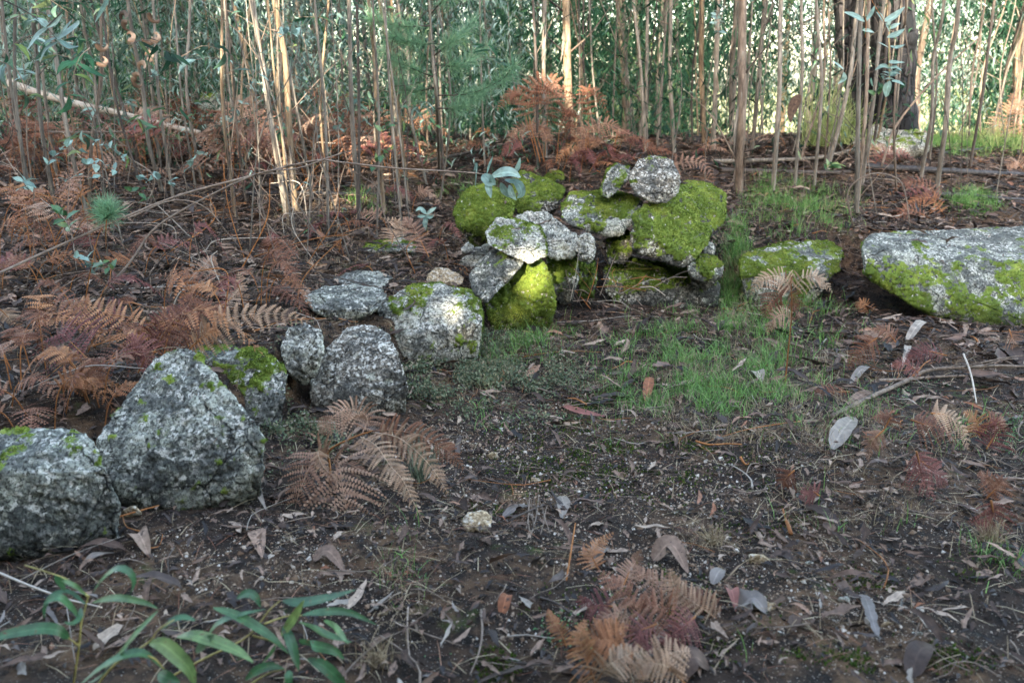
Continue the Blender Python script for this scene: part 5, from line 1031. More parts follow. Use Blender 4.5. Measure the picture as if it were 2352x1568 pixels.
def stick(label, path, r, mat, lift=.02, Y=None, name='fallen_branch', cat='branch', forks=0, group=None, rough=.1):
    P = [(G(p[0], p[1]) + [0, 0, lift + (p[2] if len(p) > 2 else 0)]) if Y is None else W(p[0], p[1], Y + (p[2] if len(p) > 2 else 0)) for p in path]
    S = spline(P, 30); root = thing(name, label, cat, tuple(P[0]), group); mb = MB(); tube(mb, S, [r, r * .9, r * .6], 8 if r > .006 else 5, random.random(), rough, random.randint(0, 99)); mb.build('stem', M[mat], root)
    for k in range(forks):
        i = random.randint(6, 25); d = unit(S[min(29, i + 2)] - S[i]) + RS.normal(0, .6, 3); d[2] = abs(d[2]) * .5; L = random.uniform(.12, .4)
        fb = MB(); tube(fb, spline([S[i], S[i] + unit(d) * L * .5, S[i] + unit(d) * L + [0, 0, -.02]], 7), [r * .4, r * .15], 5, random.random()); fb.build('side_twig', M[mat], root)
    return root
stick('long smooth brown stick lying across the litter at the right, bent in the middle', [(1910, 966), (1990, 925), (2080, 884), (2130, 868, .02), (2210, 866, .03), (2290, 862, .03), (2400, 862, .02)], .0115, 'bark_red', .02, forks=3)
stick('split strip of orange brown bark lying above the long brown stick', [(2018, 880), (2080, 878), (2150, 872), (2260, 868)], .009, 'bark_red', .015, name='bark_strip', cat='bark')
stick('pale short twig crossing the long brown stick', [(2208, 848, .06), (2225, 890, .05), (2240, 945, .02)], .005, 'twig_pale')
stick('dark charred log lying level behind the saplings at the right', [(1985, 390), (2080, 396), (2200, 402), (2400, 412)], .035, 'char', .03, name='fallen_log', cat='log')
stick('brown fallen pole behind the peeling trunk', [(1640, 380), (1760, 378), (1880, 372), (1990, 345)], .022, 'bark_grey', .04, name='fallen_log', cat='log')
stick('dark fallen pole lying below the brown one', [(1650, 396), (1780, 400), (1900, 402), (2000, 398)], .026, 'bark_dark', .02, name='fallen_log', cat='log')
stick('black thin log at the right picture edge above the grass tuft', [(2140, 452), (2220, 455), (2300, 462), (2400, 466)], .022, 'char', .02, name='fallen_log', cat='log')
stick('dark branch along the crest at the right picture edge', [(2150, 360), (2230, 352), (2300, 345), (2400, 342)], .02, 'char', .03, name='fallen_log', cat='log')
stick('dark log in the thicket left of the sunlit stems', [(560, 452), (680, 450), (800, 452), (880, 450)], .022, 'char', .02, name='fallen_log', cat='log')
stick('second dark log just behind it in the thicket', [(600, 432), (720, 436), (830, 430)], .02, 'bark_dark', .02, name='fallen_log', cat='log')
stick('slanting dark branch on the mossy outcrop left of the bracken draped pole', [(960, 385), (1050, 368), (1130, 350), (1210, 335)], .016, 'bark_dark', .05)
stick('pale bleached dead pole leaning down from the upper left', [(20, 190), (100, 218), (200, 245), (270, 260), (390, 290), (460, 305)], .036, 'twig_pale', Y=8.6, name='dead_pole', cat='dead pole')
stick('thin level dead branch crossing the left saplings', [(40, 300), (120, 304), (230, 304), (330, 302)], .012, 'twig', Y=7.8, name='dead_pole', cat='dead pole')
stick('long arching bare branch crossing the left half, carrying the hanging gum sprig', [(-30, 640, -.6), (90, 585, -.4), (180, 545, -.3), (297, 494, -.2), (417, 447, -.1), (567, 407), (717, 370), (784, 373), (900, 386), (1000, 392, .1), (1100, 398, .15)], .0065, 'twig', Y=4.9, name='arching_branch', forks=5)
stick('second bare branch running under the long arching one', [(230, 680, -.3), (300, 600, -.2), (357, 523, -.1), (467, 457), (600, 397), (684, 387), (784, 352)], .006, 'twig', Y=4.75, name='arching_branch', forks=3)
stick('thin pale curved stem looping over the litter behind the boulders', [(300, 500), (390, 462), (460, 470), (510, 515)], .004, 'twig', Y=4.7, name='arching_branch')
stick('bare looped stem forming an arch right of the black pine', [(1960, 520), (1948, 440, .05), (2000, 400), (2060, 410), (2080, 450), (2090, 520)], .006, 'twig', Y=6.3, name='arching_branch')
stick('slanting pale pole leaning from the ground up to the right of the black pine', Cz([(1370, 1150), (1470, 870), (1750, 530), (2040, 262)]), .010, 'twig', Y=8.2, name='leaning_pole', cat='dead pole')
stick('russet bracken stalk rising steeply behind the wedge shaped boulder', z4([(2040, 590), (2090, 350), (2350, 80)]), .0035, 'twig_red', Y=4.7, name='fern_stalk', cat='stalk')
stick('pale stalk lying left of the largest boulder', z4([(200, 1110), (400, 1020), (640, 950), (990, 970)]), .0035, 'twig_pale', Y=3.35, name='fern_stalk', cat='stalk')
stick('russet stalk standing in the left thicket', z4([(580, 600), (600, 420), (660, 120), (700, 0)]), .0035, 'twig_red', Y=4.3, name='fern_stalk', cat='stalk')
stick('bare twig running down over the sunlit boulder', z5([(-200, 300), (0, 350), (200, 400), (440, 460), (560, 560)]), .0028, 'twig_dark', Y=4.35)
stick('thin curved twig draped over the rounded grey boulder', z5([(0, 800), (150, 900), (330, 940), (520, 900), (700, 905)]), .0025, 'twig_dark', Y=3.95)
stick('white forked twig low at the bottom left', [(0, 1355), (80, 1390), (160, 1420), (240, 1440)], .004, 'twig_pale', .06, forks=2)
stick('curved dark stick upright in the bottom centre', [(1105, 1410), (1108, 1460), (1100, 1510), (1080, 1560)], .0035, 'twig', .015)
stick('thin stick running down left of the bottom centre', [(938, 1400), (936, 1460), (942, 1535)], .003, 'twig', .015)
stick('dark stick lying left of the bracken heap', [(1240, 1385), (1280, 1400), (1320, 1428)], .0035, 'twig_dark', .02)
stick('grey twig lying level at the bottom centre', [(915, 1440), (985, 1465), (1060, 1490)], .003, 'twig', .01)
stick('dark twig crossing a little bundle right of the yellowish stone', [(1175, 1210), (1230, 1185), (1272, 1170)], .0035, 'twig_dark', .03)
stick('orange stalk of fern stuck in the soil left of the bracken heap', [(1300, 1335), (1310, 1305, .05), (1320, 1268, .1)], .003, 'twig_red', .0, name='fern_stalk', cat='stalk')
for k in range(8):
    u = 1225 + random.uniform(-12, 30); stick('upright thin grey twig in the little bundle right of the yellowish stone', [(u + random.uniform(-14, 14), 1245 + random.uniform(-25, 0)), (u, 1200), (u + random.uniform(-20, 20), 1160 + random.uniform(-20, 10))], .0018, random.choice(['twig', 'twig_dark']), .025, group='twig bundle right of the yellowish stone')
for k in range(30):
    u, v = random.uniform(1300, 1560), random.uniform(640, 740); a = random.uniform(-.2, 3.3); l = random.uniform(40, 130)
    q = [(u, v), (u + math.cos(a) * l * .5 + random.gauss(0, 8), v - abs(math.sin(a)) * l * .5), (u + math.cos(a) * l, v - abs(math.sin(a)) * l * random.uniform(.6, 1) + 10)]
    stick('thin %s twig of the brush heap leaning in the inner wall corner' % random.choice(['bleached', 'bare', 'crooked']), q, random.uniform(.0015, .0035), random.choice(['twig_pale', 'twig', 'twig_red', 'twig']), Y=5.35 + random.uniform(-.25, .25), group='brush heap in the inner wall corner', name='bare_twig', cat='twig', forks=random.choice([0, 1, 2]))
for k in range(120):
    u, v = random.uniform(-20, 1000), random.uniform(400, 760)
    if u > 560 and v > 640: continue
    a = random.choice([random.uniform(.9, 2.2), random.uniform(0, 3.1)]); l = random.uniform(80, 260); c = random.gauss(0, 45)
    b = G(u, v); q = [(u, v), (u + math.cos(a) * l * .4 + c, v - math.sin(a) * l * .5), (u + math.cos(a) * l + c * .6, v - math.sin(a) * l * random.uniform(.5, 1))]
    stick('thin bare %s stem %s' % (random.choice(['grey', 'brown', 'curving']), 'in the left thicket' if u < 450 else 'behind the boulders left of the stone pile'), q, random.uniform(.002, .0042), random.choice(['twig', 'twig', 'twig_dark', 'twig_red', 'twig_pale']), Y=float(b[1]), group='bare stems of the left undergrowth', name='dead_shoot', cat='stem', forks=random.choice([0, 1, 2, 3]))
# ------------------------------------------------------------------ grass, herbs, moss, gravel
def grass_obj(name, mat, zones_, per, hgt, wid_, label, lean=.5, kind='stuff', cat='grass'):
    mb = MB(); tot = 0
    x, y, z, u, v = sampleZ(2400000, [q[:5] for q in zones_], per, lambda P: .04 + 1.2 * np.clip(.32 + 2.6 * fbm(P, 8, len(name) + 5, 4), 0, 1)); kk, z = lay(x, y, z, -.004, 0.); x, y, z, u, v = x[kk], y[kk], z[kk], u[kk], v[kk]
    hz_ = np.full(len(x), hgt)
    for q in zones_:
        if len(q) > 5: w_ = np.exp(-1.2 * (((u - q[0]) / q[2]) ** 2 + ((v - q[1]) / q[3]) ** 2) ** 1.5); hz_ = hz_ * (1 - w_) + q[5] * w_
    n = len(x); L = hz_ * RS.uniform(.45, 1.35, n); a = RS.uniform(0, 6.283, n); ln = np.abs(RS.normal(lean, .45, n)); d = np.stack([np.cos(a), np.sin(a), 0 * a], 1)
    T = []
    for t in (0, .35, .7, 1.):
        b = ln * t; T.append(np.stack([x, y, z], 1) + d * (L * t * np.sin(np.minimum(b * 1.3, 1.5)))[:, None] + np.array([0, 0, 1]) * (L * t * np.cos(np.minimum(b, 1.45)))[:, None])
    T = np.stack(T, 1); s = np.stack([-np.sin(a + RS.normal(0, .8, n)), np.cos(a), 0 * a], 1)[:, None] * wid_ * np.array([1, .9, .6, .08])[None, :, None] * (1 + .08 * np.clip(y - 4, 0, 5))[:, None, None]
    V = np.stack([T - s, T + s], 2).reshape(-1, 3); b = np.arange(n)[:, None, None] * 8; F = (b + np.array([[0, 1, 3, 2], [2, 3, 5, 4], [4, 5, 7, 6]])[None]).reshape(-1, 4)
    mb.add(V, F, np.repeat(np.clip(RS.beta(2, 2.2, n), 0, 1), 8)); print(name, n)
    return tag(mb.build(name, M[mat]), label, cat, kind=kind)
GZ_ = [(1640, 880, 250, 90, 1, .085), (1540, 800, 120, 60, .7, .09), (1690, 640, 42, 120, 1.6, .17), (1750, 770, 190, 95, .8, .12), (1170, 790, 130, 50, 1.2, .10), (1830, 490, 120, 60, .8, .13), (1780, 440, 60, 40, .5, .12), (2230, 468, 60, 26, 1.5, .09), (2120, 1000, 240, 60, .28, .07), (1880, 960, 170, 60, .45, .06),
      (930, 1330, 60, 110, .35, .05), (1950, 1190, 140, 60, .2, .06), (2290, 1290, 90, 60, .4, .05), (2250, 338, 140, 22, 1.2, .12), (1700, 1530, 130, 40, .2, .09), (1140, 980, 90, 40, .2, .07), (1450, 1000, 120, 50, .12, .05), (1070, 440, 60, 30, .3, .12), (850, 470, 60, 30, .3, .12), (1470, 690, 60, 30, .2, .08), (1560, 690, 120, 30, .5, .08)]
grass_obj('green_grass', 'grass', GZ_, .40, .085, .0014, 'soft green grass in patches before the wall and between the saplings', .55)
grass_obj('dry_grass', 'straw', [(1700, 900, 300, 120, .6), (1800, 980, 250, 70, .9, .06), (1690, 650, 50, 120, .8, .16), (1100, 830, 160, 80, .5), (1950, 1150, 200, 80, .4, .07), (900, 1380, 80, 120, .5, .05), (2280, 1290, 100, 60, .5, .05), (1600, 1240, 90, 30, .5, .05), (500, 800, 500, 120, .10, .08), (900, 560, 400, 120, .12, .1), (1850, 480, 150, 60, .3, .1), (2150, 1050, 200, 80, .35, .06), (850, 1500, 70, 40, .6, .05)], .34, .07, .0010, 'straw coloured dead grass mixed into the green patches and the litter', .9)
tuft(965, 1105, 130, .24, 'stiff blue green grass tuft right beside the drooping bracken plant', 'sedge', .55, .0009, rad_=.015)
tuft(860, 1530, 90, .09, 'dry bleached grass tuft at the bottom edge right of the gum sprigs', 'straw', .9, .0009, rad_=.02)
tuft(1640, 1250, 70, .1, 'dry star shaped grass tuft above the bracken heap', 'straw', 1.3, .0010, rad_=.01)
tuft(2270, 1250, 90, .12, 'dry grass tuft near the right picture edge', 'straw', 1.1, .0010, rad_=.02)
def patch_obj(name, mat, zones_, per, tpl, s0, s1, zt, label, cat, tilt=.6, ff=18):
    x, y, z, u, v = sampleZ(5400000 if 'herb' in name else 2400000, zones_, per, lambda P: np.clip(.5 + 2.6 * fbm(P, ff, len(name) + 31, 3), 0, 1)); kk, z = lay(x, y, z, .002, 0.); x, y, z = x[kk], y[kk], z[kk]; n = len(x)
    mb = MB(); scatter(mb, *tpl, np.stack([x, y, z + RS.rand(n) * zt], 1), rotm(RS.uniform(0, 6.28, n), RS.normal(0, tilt, n), RS.normal(0, tilt, n)), RS.uniform(s0, s1, n)); print(name, n)
    return tag(mb.build(name, M[mat]), label, cat, kind='stuff')
TT = (np.array(tuftV), np.array(tuftF)); LS = leaf_tpl(2, 0, .1, .1, .6)
patch_obj('creeping_herbs', 'herb', [(1060, 860, 180, 90, 1), (1180, 910, 160, 70, .7), (690, 900, 60, 110, .9), (640, 1010, 40, 80, .8), (760, 1010, 60, 40, .6), (1250, 870, 90, 60, .6)], .95, LS, .009, .02, .06, 'mat of tiny grey green herbs between the boulders and the soil', 'herbs', 1., 9)
patch_obj('clover_sprinkle', 'clover', [(1290, 1470, 60, 50, .8), (2080, 905, 130, 30, .5), (2330, 1000, 40, 60, .8), (1330, 960, 60, 30, .4), (2010, 820, 30, 30, .6), (960, 1320, 30, 30, .6), (1000, 1470, 80, 50, .1), (1900, 1010, 90, 20, .2), (1450, 1400, 120, 60, .06)], .8, LS, .005, .010, .02, 'tiny fresh green clover seedlings on the moist soil', 'seedlings', .4, 14)
patch_obj('soil_moss', 'moss_y', [(1330, 930, 34, 16, 1), (1140, 1530, 50, 35, .9), (1930, 1500, 120, 45, .5), (1450, 1060, 320, 90, .28), (1990, 1330, 80, 30, .4), (1740, 1200, 100, 40, .2), (1120, 1180, 60, 20, .3), (2250, 1310, 90, 30, .4), (1650, 1500, 60, 40, .2), (1500, 1400, 300, 120, .08), (2150, 1530, 120, 40, .5)], 2.4, TT, .005, .010, .004, 'small dark green moss cushions on the bare soil', 'moss', .4, 10)
# gravel
gt = np.array([(1, 0, 0), (0, 1, 0), (-1, 0, 0), (0, -1, 0), (.1, .1, .8), (0, 0, -.8)], float); gf = np.array([(0, 1, 4), (1, 2, 4), (2, 3, 4), (3, 0, 4), (1, 0, 5), (2, 1, 5), (3, 2, 5), (0, 3, 5)])
M['gravel'] = mat_leafy('gravel_grains', [(0, (.1, .065, .04)), (.4, (.2, .13, .08)), (.75, (.34, .27, .2)), (1, (.52, .48, .42))], .7, 0., .4, None, 60)
M['clod'] = mat_leafy('soil_crumbs', [(0, (.015, .012, .01)), (.6, (.04, .029, .022)), (1, (.09, .055, .032))], .85, 0., .3, None, 80)
x, y, z, u, v = sampleZ(3000000, [(1400, 1150, 500, 190, .6), (1150, 1020, 200, 90, .9), (1650, 1350, 260, 110, 1), (1850, 1450, 330, 110, .7), (560, 1300, 260, 90, .8), (850, 1370, 200, 70, .6), (2050, 1250, 260, 110, .5), (1300, 1450, 300, 90, .3)], .8, lambda P: np.clip(.5 + 1.6 * fbm(P, 4, 91, 3), .2, 1))
q = np.stack([x, y, z], 1); n = len(q); gm = MB(); scatter(gm, gt, gf, q, rotm(RS.uniform(0, 6.28, n), RS.uniform(0, 3, n), RS.uniform(0, 3, n)), np.clip(RS.lognormal(-5.9, .55, n), .0012, .013)[:, None] * RS.uniform(.7, 1.3, (n, 3))); print('gravel', n)
tag(gm.build('gravel', M['gravel'], smooth=False), 'scattered quartz grit and small gravel on the bare soil', 'gravel', kind='stuff')
x, y, z, u, v = sample(90000, 1.9, 6.5); q = np.stack([x, y, z], 1)[RS.rand(len(x)) < .5]; n = len(q); gm = MB(); scatter(gm, gt, gf, q, rotm(RS.uniform(0, 6.28, n), RS.uniform(0, 3, n), RS.uniform(0, 3, n)), np.clip(RS.lognormal(-5.2, .5, n), .002, .016)[:, None] * RS.uniform(.7, 1.3, (n, 3)))
tag(gm.build('soil_crumbs', M['clod'], smooth=False), 'dark crumbs and clods of moist soil', 'soil crumbs', kind='stuff')
# ------------------------------------------------------------------ gum sprigs
def sprig(label, stems, leaves, mat, Y, name='gum_sprig', smat='grass', sr=.0028, up=(0, -.5, .8), group=None, cat='sprig'):
    f3 = lambda p: (p + (0,))[:3] if len(p) == 2 else p
    to = lambda p: W(f3(p)[0], f3(p)[1], Y + f3(p)[2]); root = thing(name, label, cat, tuple(to(stems[0][0])), group)
    for s in stems:
        mb = MB(); tube(mb, spline([to(p) for p in s], 14), [sr, sr * .7, sr * .4], 5, .9); mb.build('stem', M[smat], root)
    for l in leaves:
        path, wd = l[0], l[1]; u_ = l[2] if len(l) > 2 else (up[0] + random.gauss(0, .25), up[1] + random.gauss(0, .2), up[2])
        P = [to(p) for p in path]; mb = MB(); ribbon(mb, P, wd / FD * Y, u_, 10, .22, random.random() * .8 + (.1), .8); mb.build('leaf', M[mat], root)
    return root
Z7 = lambda z: [(p[0] * .3335, 1045.3 + p[1] * .3335) + tuple(p[2:]) for p in z]
M['stem_y'] = mat_leafy('yellow_green_stem', [(0, (.2, .2, .05)), (1, (.36, .3, .09))], .5, .0, .4)
sprig('fresh green gum shoot with long drooping leaves in the bottom left corner', [Z7([(500, 1600, .05), (545, 1300), (560, 1150, 0), (600, 1000), (612, 960)]), Z7([(545, 1310), (470, 1255, -.02)]), Z7([(605, 970), (500, 880, .03), (390, 825, .05), (170, 755, .08)])],
      [(Z7([(475, 1262), (400, 1205, -.02), (250, 1195, -.04), (0, 1245, -.06), (-40, 1262, -.06)]), 34), (Z7([(640, 945), (700, 860, -.01), (800, 780, -.02), (890, 800, -.03), (925, 870, -.04), (900, 950, -.05)]), 20), (Z7([(640, 1012), (750, 985, -.02), (870, 985, -.04), (1000, 1015, -.05), (1090, 1055, -.06)]), 19),
       (Z7([(590, 960), (520, 900, .0), (440, 860, .02), (370, 820, .03)]), 12), (Z7([(380, 830, .02), (420, 870, .02), (450, 935, .01)]), 22), (Z7([(560, 1140), (480, 1040, -.03), (400, 980, -.05), (300, 1020, -.06)]), 28), (Z7([(595, 1030), (480, 940, .02), (370, 960, .0), (310, 1040, -.02), (305, 1120, -.03)]), 17), (Z7([(555, 1050), (550, 1120, -.03), (500, 1160, -.05), (440, 1150, -.06)]), 20)], 'gum_fresh', 1.78, smat='stem_y')
sprig('middle gum shoot at the bottom edge with spotted yellow green leaves', [Z7([(640, 1620, .05), (800, 1430), (1020, 1290), (1090, 1200, -.02), (1200, 1130, -.03)]), Z7([(900, 1360), (1050, 1390, -.02), (1130, 1470, -.03)])],
      [(Z7([(1090, 1068), (1000, 1160, -.01), (900, 1270, -.02), (820, 1370, -.02), (720, 1470, -.02)]), 18), (Z7([(1030, 1288), (1120, 1300, -.02), (1220, 1380, -.03), (1310, 1480, -.04), (1345, 1600, -.05)]), 42), (Z7([(1130, 1478), (1000, 1370, -.02), (860, 1380, -.03), (700, 1460, -.04), (540, 1590, -.05)]), 36),
       (Z7([(1220, 1250), (1330, 1240, -.02), (1500, 1290, -.03), (1640, 1350, -.04), (1745, 1425, -.05)]), 36), (Z7([(1350, 1335), (1400, 1300, -.02), (1480, 1235, -.03)]), 36), (Z7([(1345, 1135), (1260, 1115, -.01), (1180, 1140, -.02), (1110, 1205, -.02)]), 20), (Z7([(1090, 1500), (1150, 1530, -.02), (1240, 1560, -.03)]), 34), (Z7([(880, 1320), (780, 1420, -.02), (700, 1520, -.02), (560, 1600, -.02)]), 26)], 'gum_fresh', 1.72, smat='stem_y')
sprig('leafy right hand gum shoot at the bottom edge with blue green sickle leaves', [Z7([(1150, 1540, .05), (1400, 1400), (1700, 1250), (1850, 1070), (1930, 1000)]), Z7([(1740, 1240), (1870, 1280, -.02), (1980, 1360, -.03)]), Z7([(1820, 1160), (1960, 1110, .02), (2080, 1100, .03)]), Z7([(1700, 1590, .02), (1850, 1500), (1960, 1470)])],
      [(Z7([(1470, 1050), (1600, 1090, 0), (1750, 1170, -.01), (1880, 1260, -.02), (1985, 1360, -.03)]), 27), (Z7([(1440, 1225), (1510, 1150, 0), (1640, 1100, 0), (1825, 1058, 0)]), 20), (Z7([(1630, 985), (1700, 950, 0), (1760, 975, -.01), (1795, 1045, -.02)]), 24), (Z7([(1945, 1000), (2080, 1015, -.01), (2250, 985, -.02), (2450, 925, -.03)]), 32),
       (Z7([(1935, 1240), (1990, 1170, -.02), (2050, 1080, -.03), (2095, 995, -.04)]), 27), (Z7([(1950, 1175), (1990, 1250, -.03), (2030, 1370, -.05), (2060, 1485, -.06)]), 27), (Z7([(2055, 1150), (2150, 1190, .02), (2260, 1240, .03), (2420, 1285, .03)]), 32), (Z7([(2120, 1400), (2230, 1450, -.02), (2340, 1550, -.03), (2400, 1640, -.03)]), 32), (Z7([(1690, 1545), (1770, 1480, 0), (1870, 1450, 0), (1960, 1470, 0)]), 26),
       (Z7([(2080, 1100), (2220, 1080, .03), (2400, 1080, .03), (2595, 1165, .02)]), 22), (Z7([(2230, 1140), (2310, 1190, .03), (2400, 1300, .03)]), 26), (Z7([(1985, 1480), (1990, 1540, -.02), (1980, 1640, -.03)]), 24), (Z7([(2060, 1270), (2150, 1310, .03), (2290, 1340, .03), (2370, 1400, .02)]), 30), (Z7([(1900, 1300), (1840, 1400, .02), (1700, 1530, .02)]), 12)], 'gum_fresh', 1.80, smat='stem_y')
sprig('hanging blue green gum sprig with oval leaves over the mossy hump', [[(1075, 397), (1130, 402), (1160, 410), (1195, 405)], [(1150, 405), (1170, 420)]],
      [([(1118, 400), (1122, 380, -.03), (1132, 358, -.04)], 15, (1, -.5, 0)), ([(1110, 400), (1118, 410, -.03), (1130, 420, -.05), (1128, 402, -.06)], 26, (0, -.9, .4)), ([(1122, 412), (1122, 432, -.05), (1128, 455, -.06)], 17, (.2, -1, 0)), ([(1125, 408), (1150, 398, -.05), (1175, 397, -.07), (1196, 408, -.08)], 30, (0, -.7, .7)), ([(1180, 400), (1188, 385, -.03), (1195, 362, -.04)], 15, (.6, -.8, 0)),
       ([(1150, 420), (1160, 440, 0), (1178, 455, 0)], 16, (0, -1, .2)), ([(1178, 412), (1192, 425, -.02), (1198, 444, -.02), (1188, 455, -.02)], 20, (.2, -1, .1)), ([(1160, 412), (1178, 418, -.05), (1200, 418, -.06)], 14, (0, -.6, .7)), ([(1088, 395), (1094, 375, 0), (1092, 430, 0)], 8, (1, -.6, 0)), ([(1170, 425), (1175, 445, -.03), (1186, 460, -.03)], 14, (.1, -1, 0))], 'gum_blue', 4.9, smat='twig', sr=.003)
sprig('little gum seedling with four pale leaves left of the mossy hump', [[(983, 540), (980, 515), (978, 490)]], [([(980, 492), (965, 480, -.02), (955, 485, -.03)], 13), ([(980, 492), (990, 485, -.02), (1003, 476, -.03)], 13), ([(978, 495), (966, 498, -.03), (958, 497, -.04)], 12), ([(980, 495), (992, 500, -.04), (996, 492, -.05)], 14), ([(980, 498), (976, 512, -.03), (978, 530, -.03)], 12, (.2, -1, .1))], 'gum_blue', float(G(983, 545)[1]), smat='grass', sr=.0018, name='gum_seedling', cat='seedling')
sprig('big pale gum sprig hanging in the upper left corner', [A_([(-20, -20), (180, 80), (310, 180), (390, 270)]), A_([(320, 190), (450, 60)])], [(A_([(330, 195), (270, 140), (185, 150)]), 22), (A_([(330, 195), (260, 250), (185, 350)]), 24), (A_([(310, 190), (380, 160), (430, 100)]), 16), (A_([(390, 270), (450, 240), (530, 180), (540, 140)]), 30), (A_([(400, 270), (450, 200), (495, 140)]), 12), (A_([(400, 290), (320, 340), (275, 425)]), 14), (A_([(400, 270), (480, 330), (545, 320)]), 20), (A_([(390, 260), (330, 290), (300, 310)]), 14)], 'gum_blue', 3.4, smat='twig_dark', sr=.003)
sprig('browning gum sprig with blotched oval leaves in front of the black pine', [Cz([(1260, 260), (1265, 150), (1250, 100)]), Cz([(1390, 150), (1300, 0)])], [(Cz([(1255, 150), (1180, 110), (1110, 85)]), 17), (Cz([(1265, 150), (1300, 100), (1325, 40)]), 15), (Cz([(1385, 150), (1360, 110), (1335, 85)]), 13), (Cz([(1390, 150), (1450, 120), (1530, 50)]), 18), (Cz([(1240, 210), (1280, 215), (1320, 225)]), 14), (Cz([(1410, 260), (1470, 240), (1530, 200)]), 16), (Cz([(1110, 480), (1070, 450), (1030, 420)]), 14), (Cz([(1110, 500), (1110, 550), (1070, 580)]), 13)], 'gum_blue', 6.2, smat='twig_red', sr=.003)
sprig('hanging blue sprig with round leaves in the middle of the black pine', [Cz([(1430, 180), (1420, 400), (1430, 560)])], [(Cz([(1430, 470 ), (1380, 455), (1325, 485)]), 12), (Cz([(1430, 470), (1470, 465), (1510, 490)]), 12), (Cz([(1430, 560), (1410, 610), (1400, 670)]), 18), (Cz([(1440, 560), (1490, 570), (1530, 590)]), 16), (Cz([(1425, 420), (1440, 430), (1530, 430)]), 13), (Cz([(1420, 330), (1380, 310), (1345, 290)]), 12), (Cz([(1430, 320), (1470, 330), (1530, 310)]), 12), (Cz([(1425, 220), (1410, 180), (1440, 140)]), 12), (Cz([(1425, 200), (1460, 180), (1500, 160)]), 12), (Cz([(1430, 520), (1450, 500), (1500, 510)]), 13)], 'gum_blue', 6.4, smat='grass', sr=.002)
def rand_sprig(u, v, Y, L, n, mat, label, ls, droop=-.3, smat='twig', group='small leafy gum sprigs in the undergrowth'):
    b = W(u, v, Y); a = random.uniform(0, 6.28); d = unit(np.array([math.cos(a), math.sin(a) * .5, random.uniform(-.4, 1)])); S = spline([b, b + d * L * .5 + [0, 0, .04], b + d * L], 12)
    root = thing('gum_sprig', label, 'sprig', tuple(b), group); mb = MB(); tube(mb, S, [.002, .001], 4); mb.build('stem', M[smat], root)
    P = []; 
    for i in range(n): P += [S[2 + int(9 * i / n)]] * 2
    P = np.array(P); m = len(P); yaw = np.array([a + 1.57 * (1 if i % 2 else -1) + random.gauss(0, .5) for i in range(m)]) - 1.57
    fm = MB(); scatter(fm, *LT_round, P, rotm(yaw, RS.normal(.1, .5, m), RS.normal(0, .5, m)), RS.uniform(.7, 1.2, m) * ls); fm.build('leaves', M[mat], root)
for u, v, Y in ((430, 400, 5.5), (845, 400, 5.6), (900, 290, 6), (935, 270, 6.2), (230, 640, 4.3), (270, 630, 4.4), (50, 420, 4.8), (95, 400, 5), (300, 385, 5.4), (420, 440, 5), (520, 290, 7), (600, 300, 7.5), (180, 380, 5.2), (475, 140, 6.5), (700, 90, 7.5), (1120, 560, 5.6), (350, 470, 5), (130, 420, 5), (820, 250, 7), (560, 200, 7), (640, 90, 6), (1010, 300, 7), (760, 300, 7), (170, 550, 4.6), (1650, 90, 7), (1635, 70, 7), (1890, 400, 6.5), (2000, 230, 6.5), (2060, 180, 6.5), (60, 200, 6), (250, 120, 7), (340, 180, 7)):
    rand_sprig(u, v, Y, random.uniform(.12, .3), random.randint(3, 6), random.choice(['gum_blue', 'gum_fresh', 'gum_blue']), 'small gum sprig with paired round leaves, ' + ('left thicket' if u < 400 else 'behind the boulders' if u < 1150 else 'right hand saplings'), random.uniform(.045, .075))
for k in range(46):
    u, v, Y = (random.uniform(-10, 420), random.uniform(0, 330), random.uniform(4.2, 7.5)) if k < 24 else (random.uniform(420, 1150), random.uniform(0, 330), random.uniform(6.5, 9.5))
    b = W(u, v, Y); a = random.uniform(0, 6.28); L = random.uniform(.2, .45); d = unit(np.array([math.cos(a), math.sin(a) * .5, random.uniform(-.6, .3)])); S = spline([b, b + d * L * .5 + [0, 0, .05], b + d * L], 12)
    root = thing('gum_sprig', 'drooping gum spray with narrow green leaves, ' + ('upper left thicket' if k < 24 else 'upper middle, among the sunlit stems'), 'sprig', tuple(b), 'drooping gum sprays hanging between the stems'); mb = MB(); tube(mb, S, [.0025, .001], 4); mb.build('stem', M['twig'], root)
    m = random.randint(6, 12); P = S[RS.randint(2, 12, m)]; fm = MB(); scatter(fm, *LT_leaf, P, hang_dirs(m, .5), RS.uniform(.08, .15, m)); fm.build('leaves', M[random.choice(['gum', 'gum_fresh', 'gum_blue', 'gum_far'])], root)
for k in range(55):
    u = random.uniform(-20, 960) if k < 42 else random.uniform(1500, 2340); v = random.uniform(350, 620) if u < 960 else random.uniform(340, 500); t_ = random.uniform(.35, 1.1); ln = random.gauss(0, 110)
    b = G(u, v); q = [(u, v), (u + ln * .35 + random.gauss(0, 12), v * (1 - .5 * t_)), (u + ln * .6 + random.gauss(0, 14), v * (1 - .8 * t_)), (u + ln, v * (1 - t_))]
    stick('slender bare leaning shoot among the saplings, ' + ('left half' if u < 960 else 'right half'), q, random.uniform(.002, .0048), random.choice(['twig', 'twig_dark', 'bark_grey', 'bark_grey']), Y=float(b[1]), group='slender bare shoots among the saplings', name='dead_shoot', cat='stem', forks=random.choice([1, 2, 3, 4]))
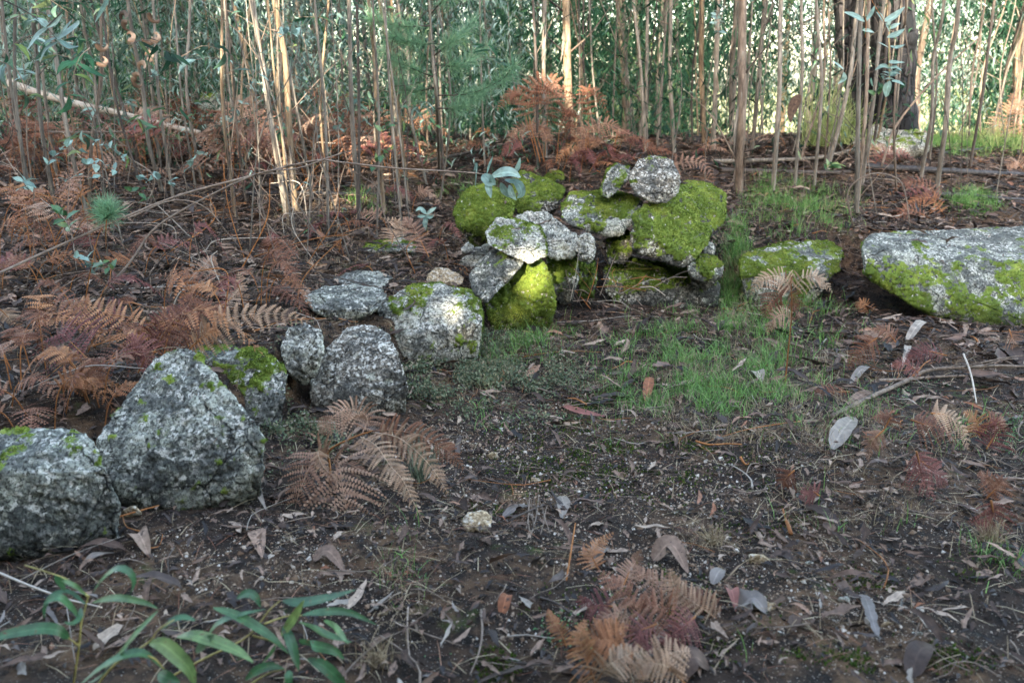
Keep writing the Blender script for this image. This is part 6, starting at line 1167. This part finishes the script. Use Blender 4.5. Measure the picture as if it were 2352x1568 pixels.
# dead curled leaves hanging in the left thicket
for i, (u, v) in enumerate(((280, 40), (288, 60), (350, 40), (335, 90), (350, 85), (335, 130), (322, 155), (313, 180), (312, 190), (230, 105), (228, 140), (292, 85))):
    b = W(u, v, 5.0); mb = MB(); S = []
    for t in np.linspace(0, 4.2, 7): S.append(b + np.array([math.cos(t + i) * .021, .01 * t, math.sin(t + i) * .021]))
    ribbon(mb, S, .028, (0, 1, .2), 12, .5, random.uniform(.5, 1), .6, .3); tag(mb.build('hanging_dead_leaf', M['dead_dark'], None, origin=b), 'curled brown dead leaf hanging on the stems of the upper left thicket', 'leaf', 'curled dead leaves hanging in the left thicket')
mb = MB(); ribbon(mb, [W(1838, 218, 7.5), W(1826, 240, 7.5), W(1818, 262, 7.5), W(1816, 282, 7.5)], .09, (0, 1, .1), 8, .4, .4); tag(mb.build('hanging_dead_leaf', M['dead'], None, origin=W(1838, 218, 7.5)), 'large dead leaf hanging on the slim grey stem left of the black pine', 'leaf')
# small broken litter
LF = leaf_tpl(2, .1, .12, .3, .4); NS = (np.array([(-.011, 0, 0), (.011, 0, 0), (.010, .5, .06), (-.010, .5, .06), (.004, 1, 0), (-.004, 1, 0)]), np.array([(0, 1, 2, 3), (3, 2, 4, 5)]))
def strew(name, mat, n, tpl, s0, s1, tilt, label, open_w=.4, cat='leaf litter', ymax=11.4, ff=3.):
    x, y, z, u, v = sample(n, 1.9, ymax); k = RS.rand(len(x)) < (1 - open_w * zsum(u, v, soil_open)) * (.35 + .9 * np.clip(.5 + 1.3 * fbm(np.stack([x, y, z], 1), ff, len(name) + 60, 3), 0, 1)); x, y, z = x[k], y[k], z[k]; kk, z = lay(x, y, z, .003, .03); x, y, z = x[kk], y[kk], z[kk]; n = len(x)
    mb = MB(); scatter(mb, *tpl, np.stack([x, y, z + .010 * RS.rand(n)], 1), rotm(RS.uniform(0, 6.28, n), RS.normal(0, tilt, n), RS.normal(0, tilt, n)), RS.uniform(s0, s1, n)); print(name, n)
    tag(mb.build(name, M[mat]), label, cat, kind='stuff')
strew('leaf_fragments', 'dead', 60000, LF, .012, .045, .3, 'broken bits of brown and grey leaves over the soil', .55)
strew('dark_fragments', 'dead_dark', 60000, LF, .010, .04, .3, 'black rotten leaf crumbs over the soil', .2)
strew('fallen_needles', 'straw', 44000, NS, .04, .14, .1, 'dry needles and straws strewn over the soil', .3)
strew('russet_needles', 'fern_red', 40000, NS, .04, .12, .1, 'russet pine needles strewn over the soil', .5)
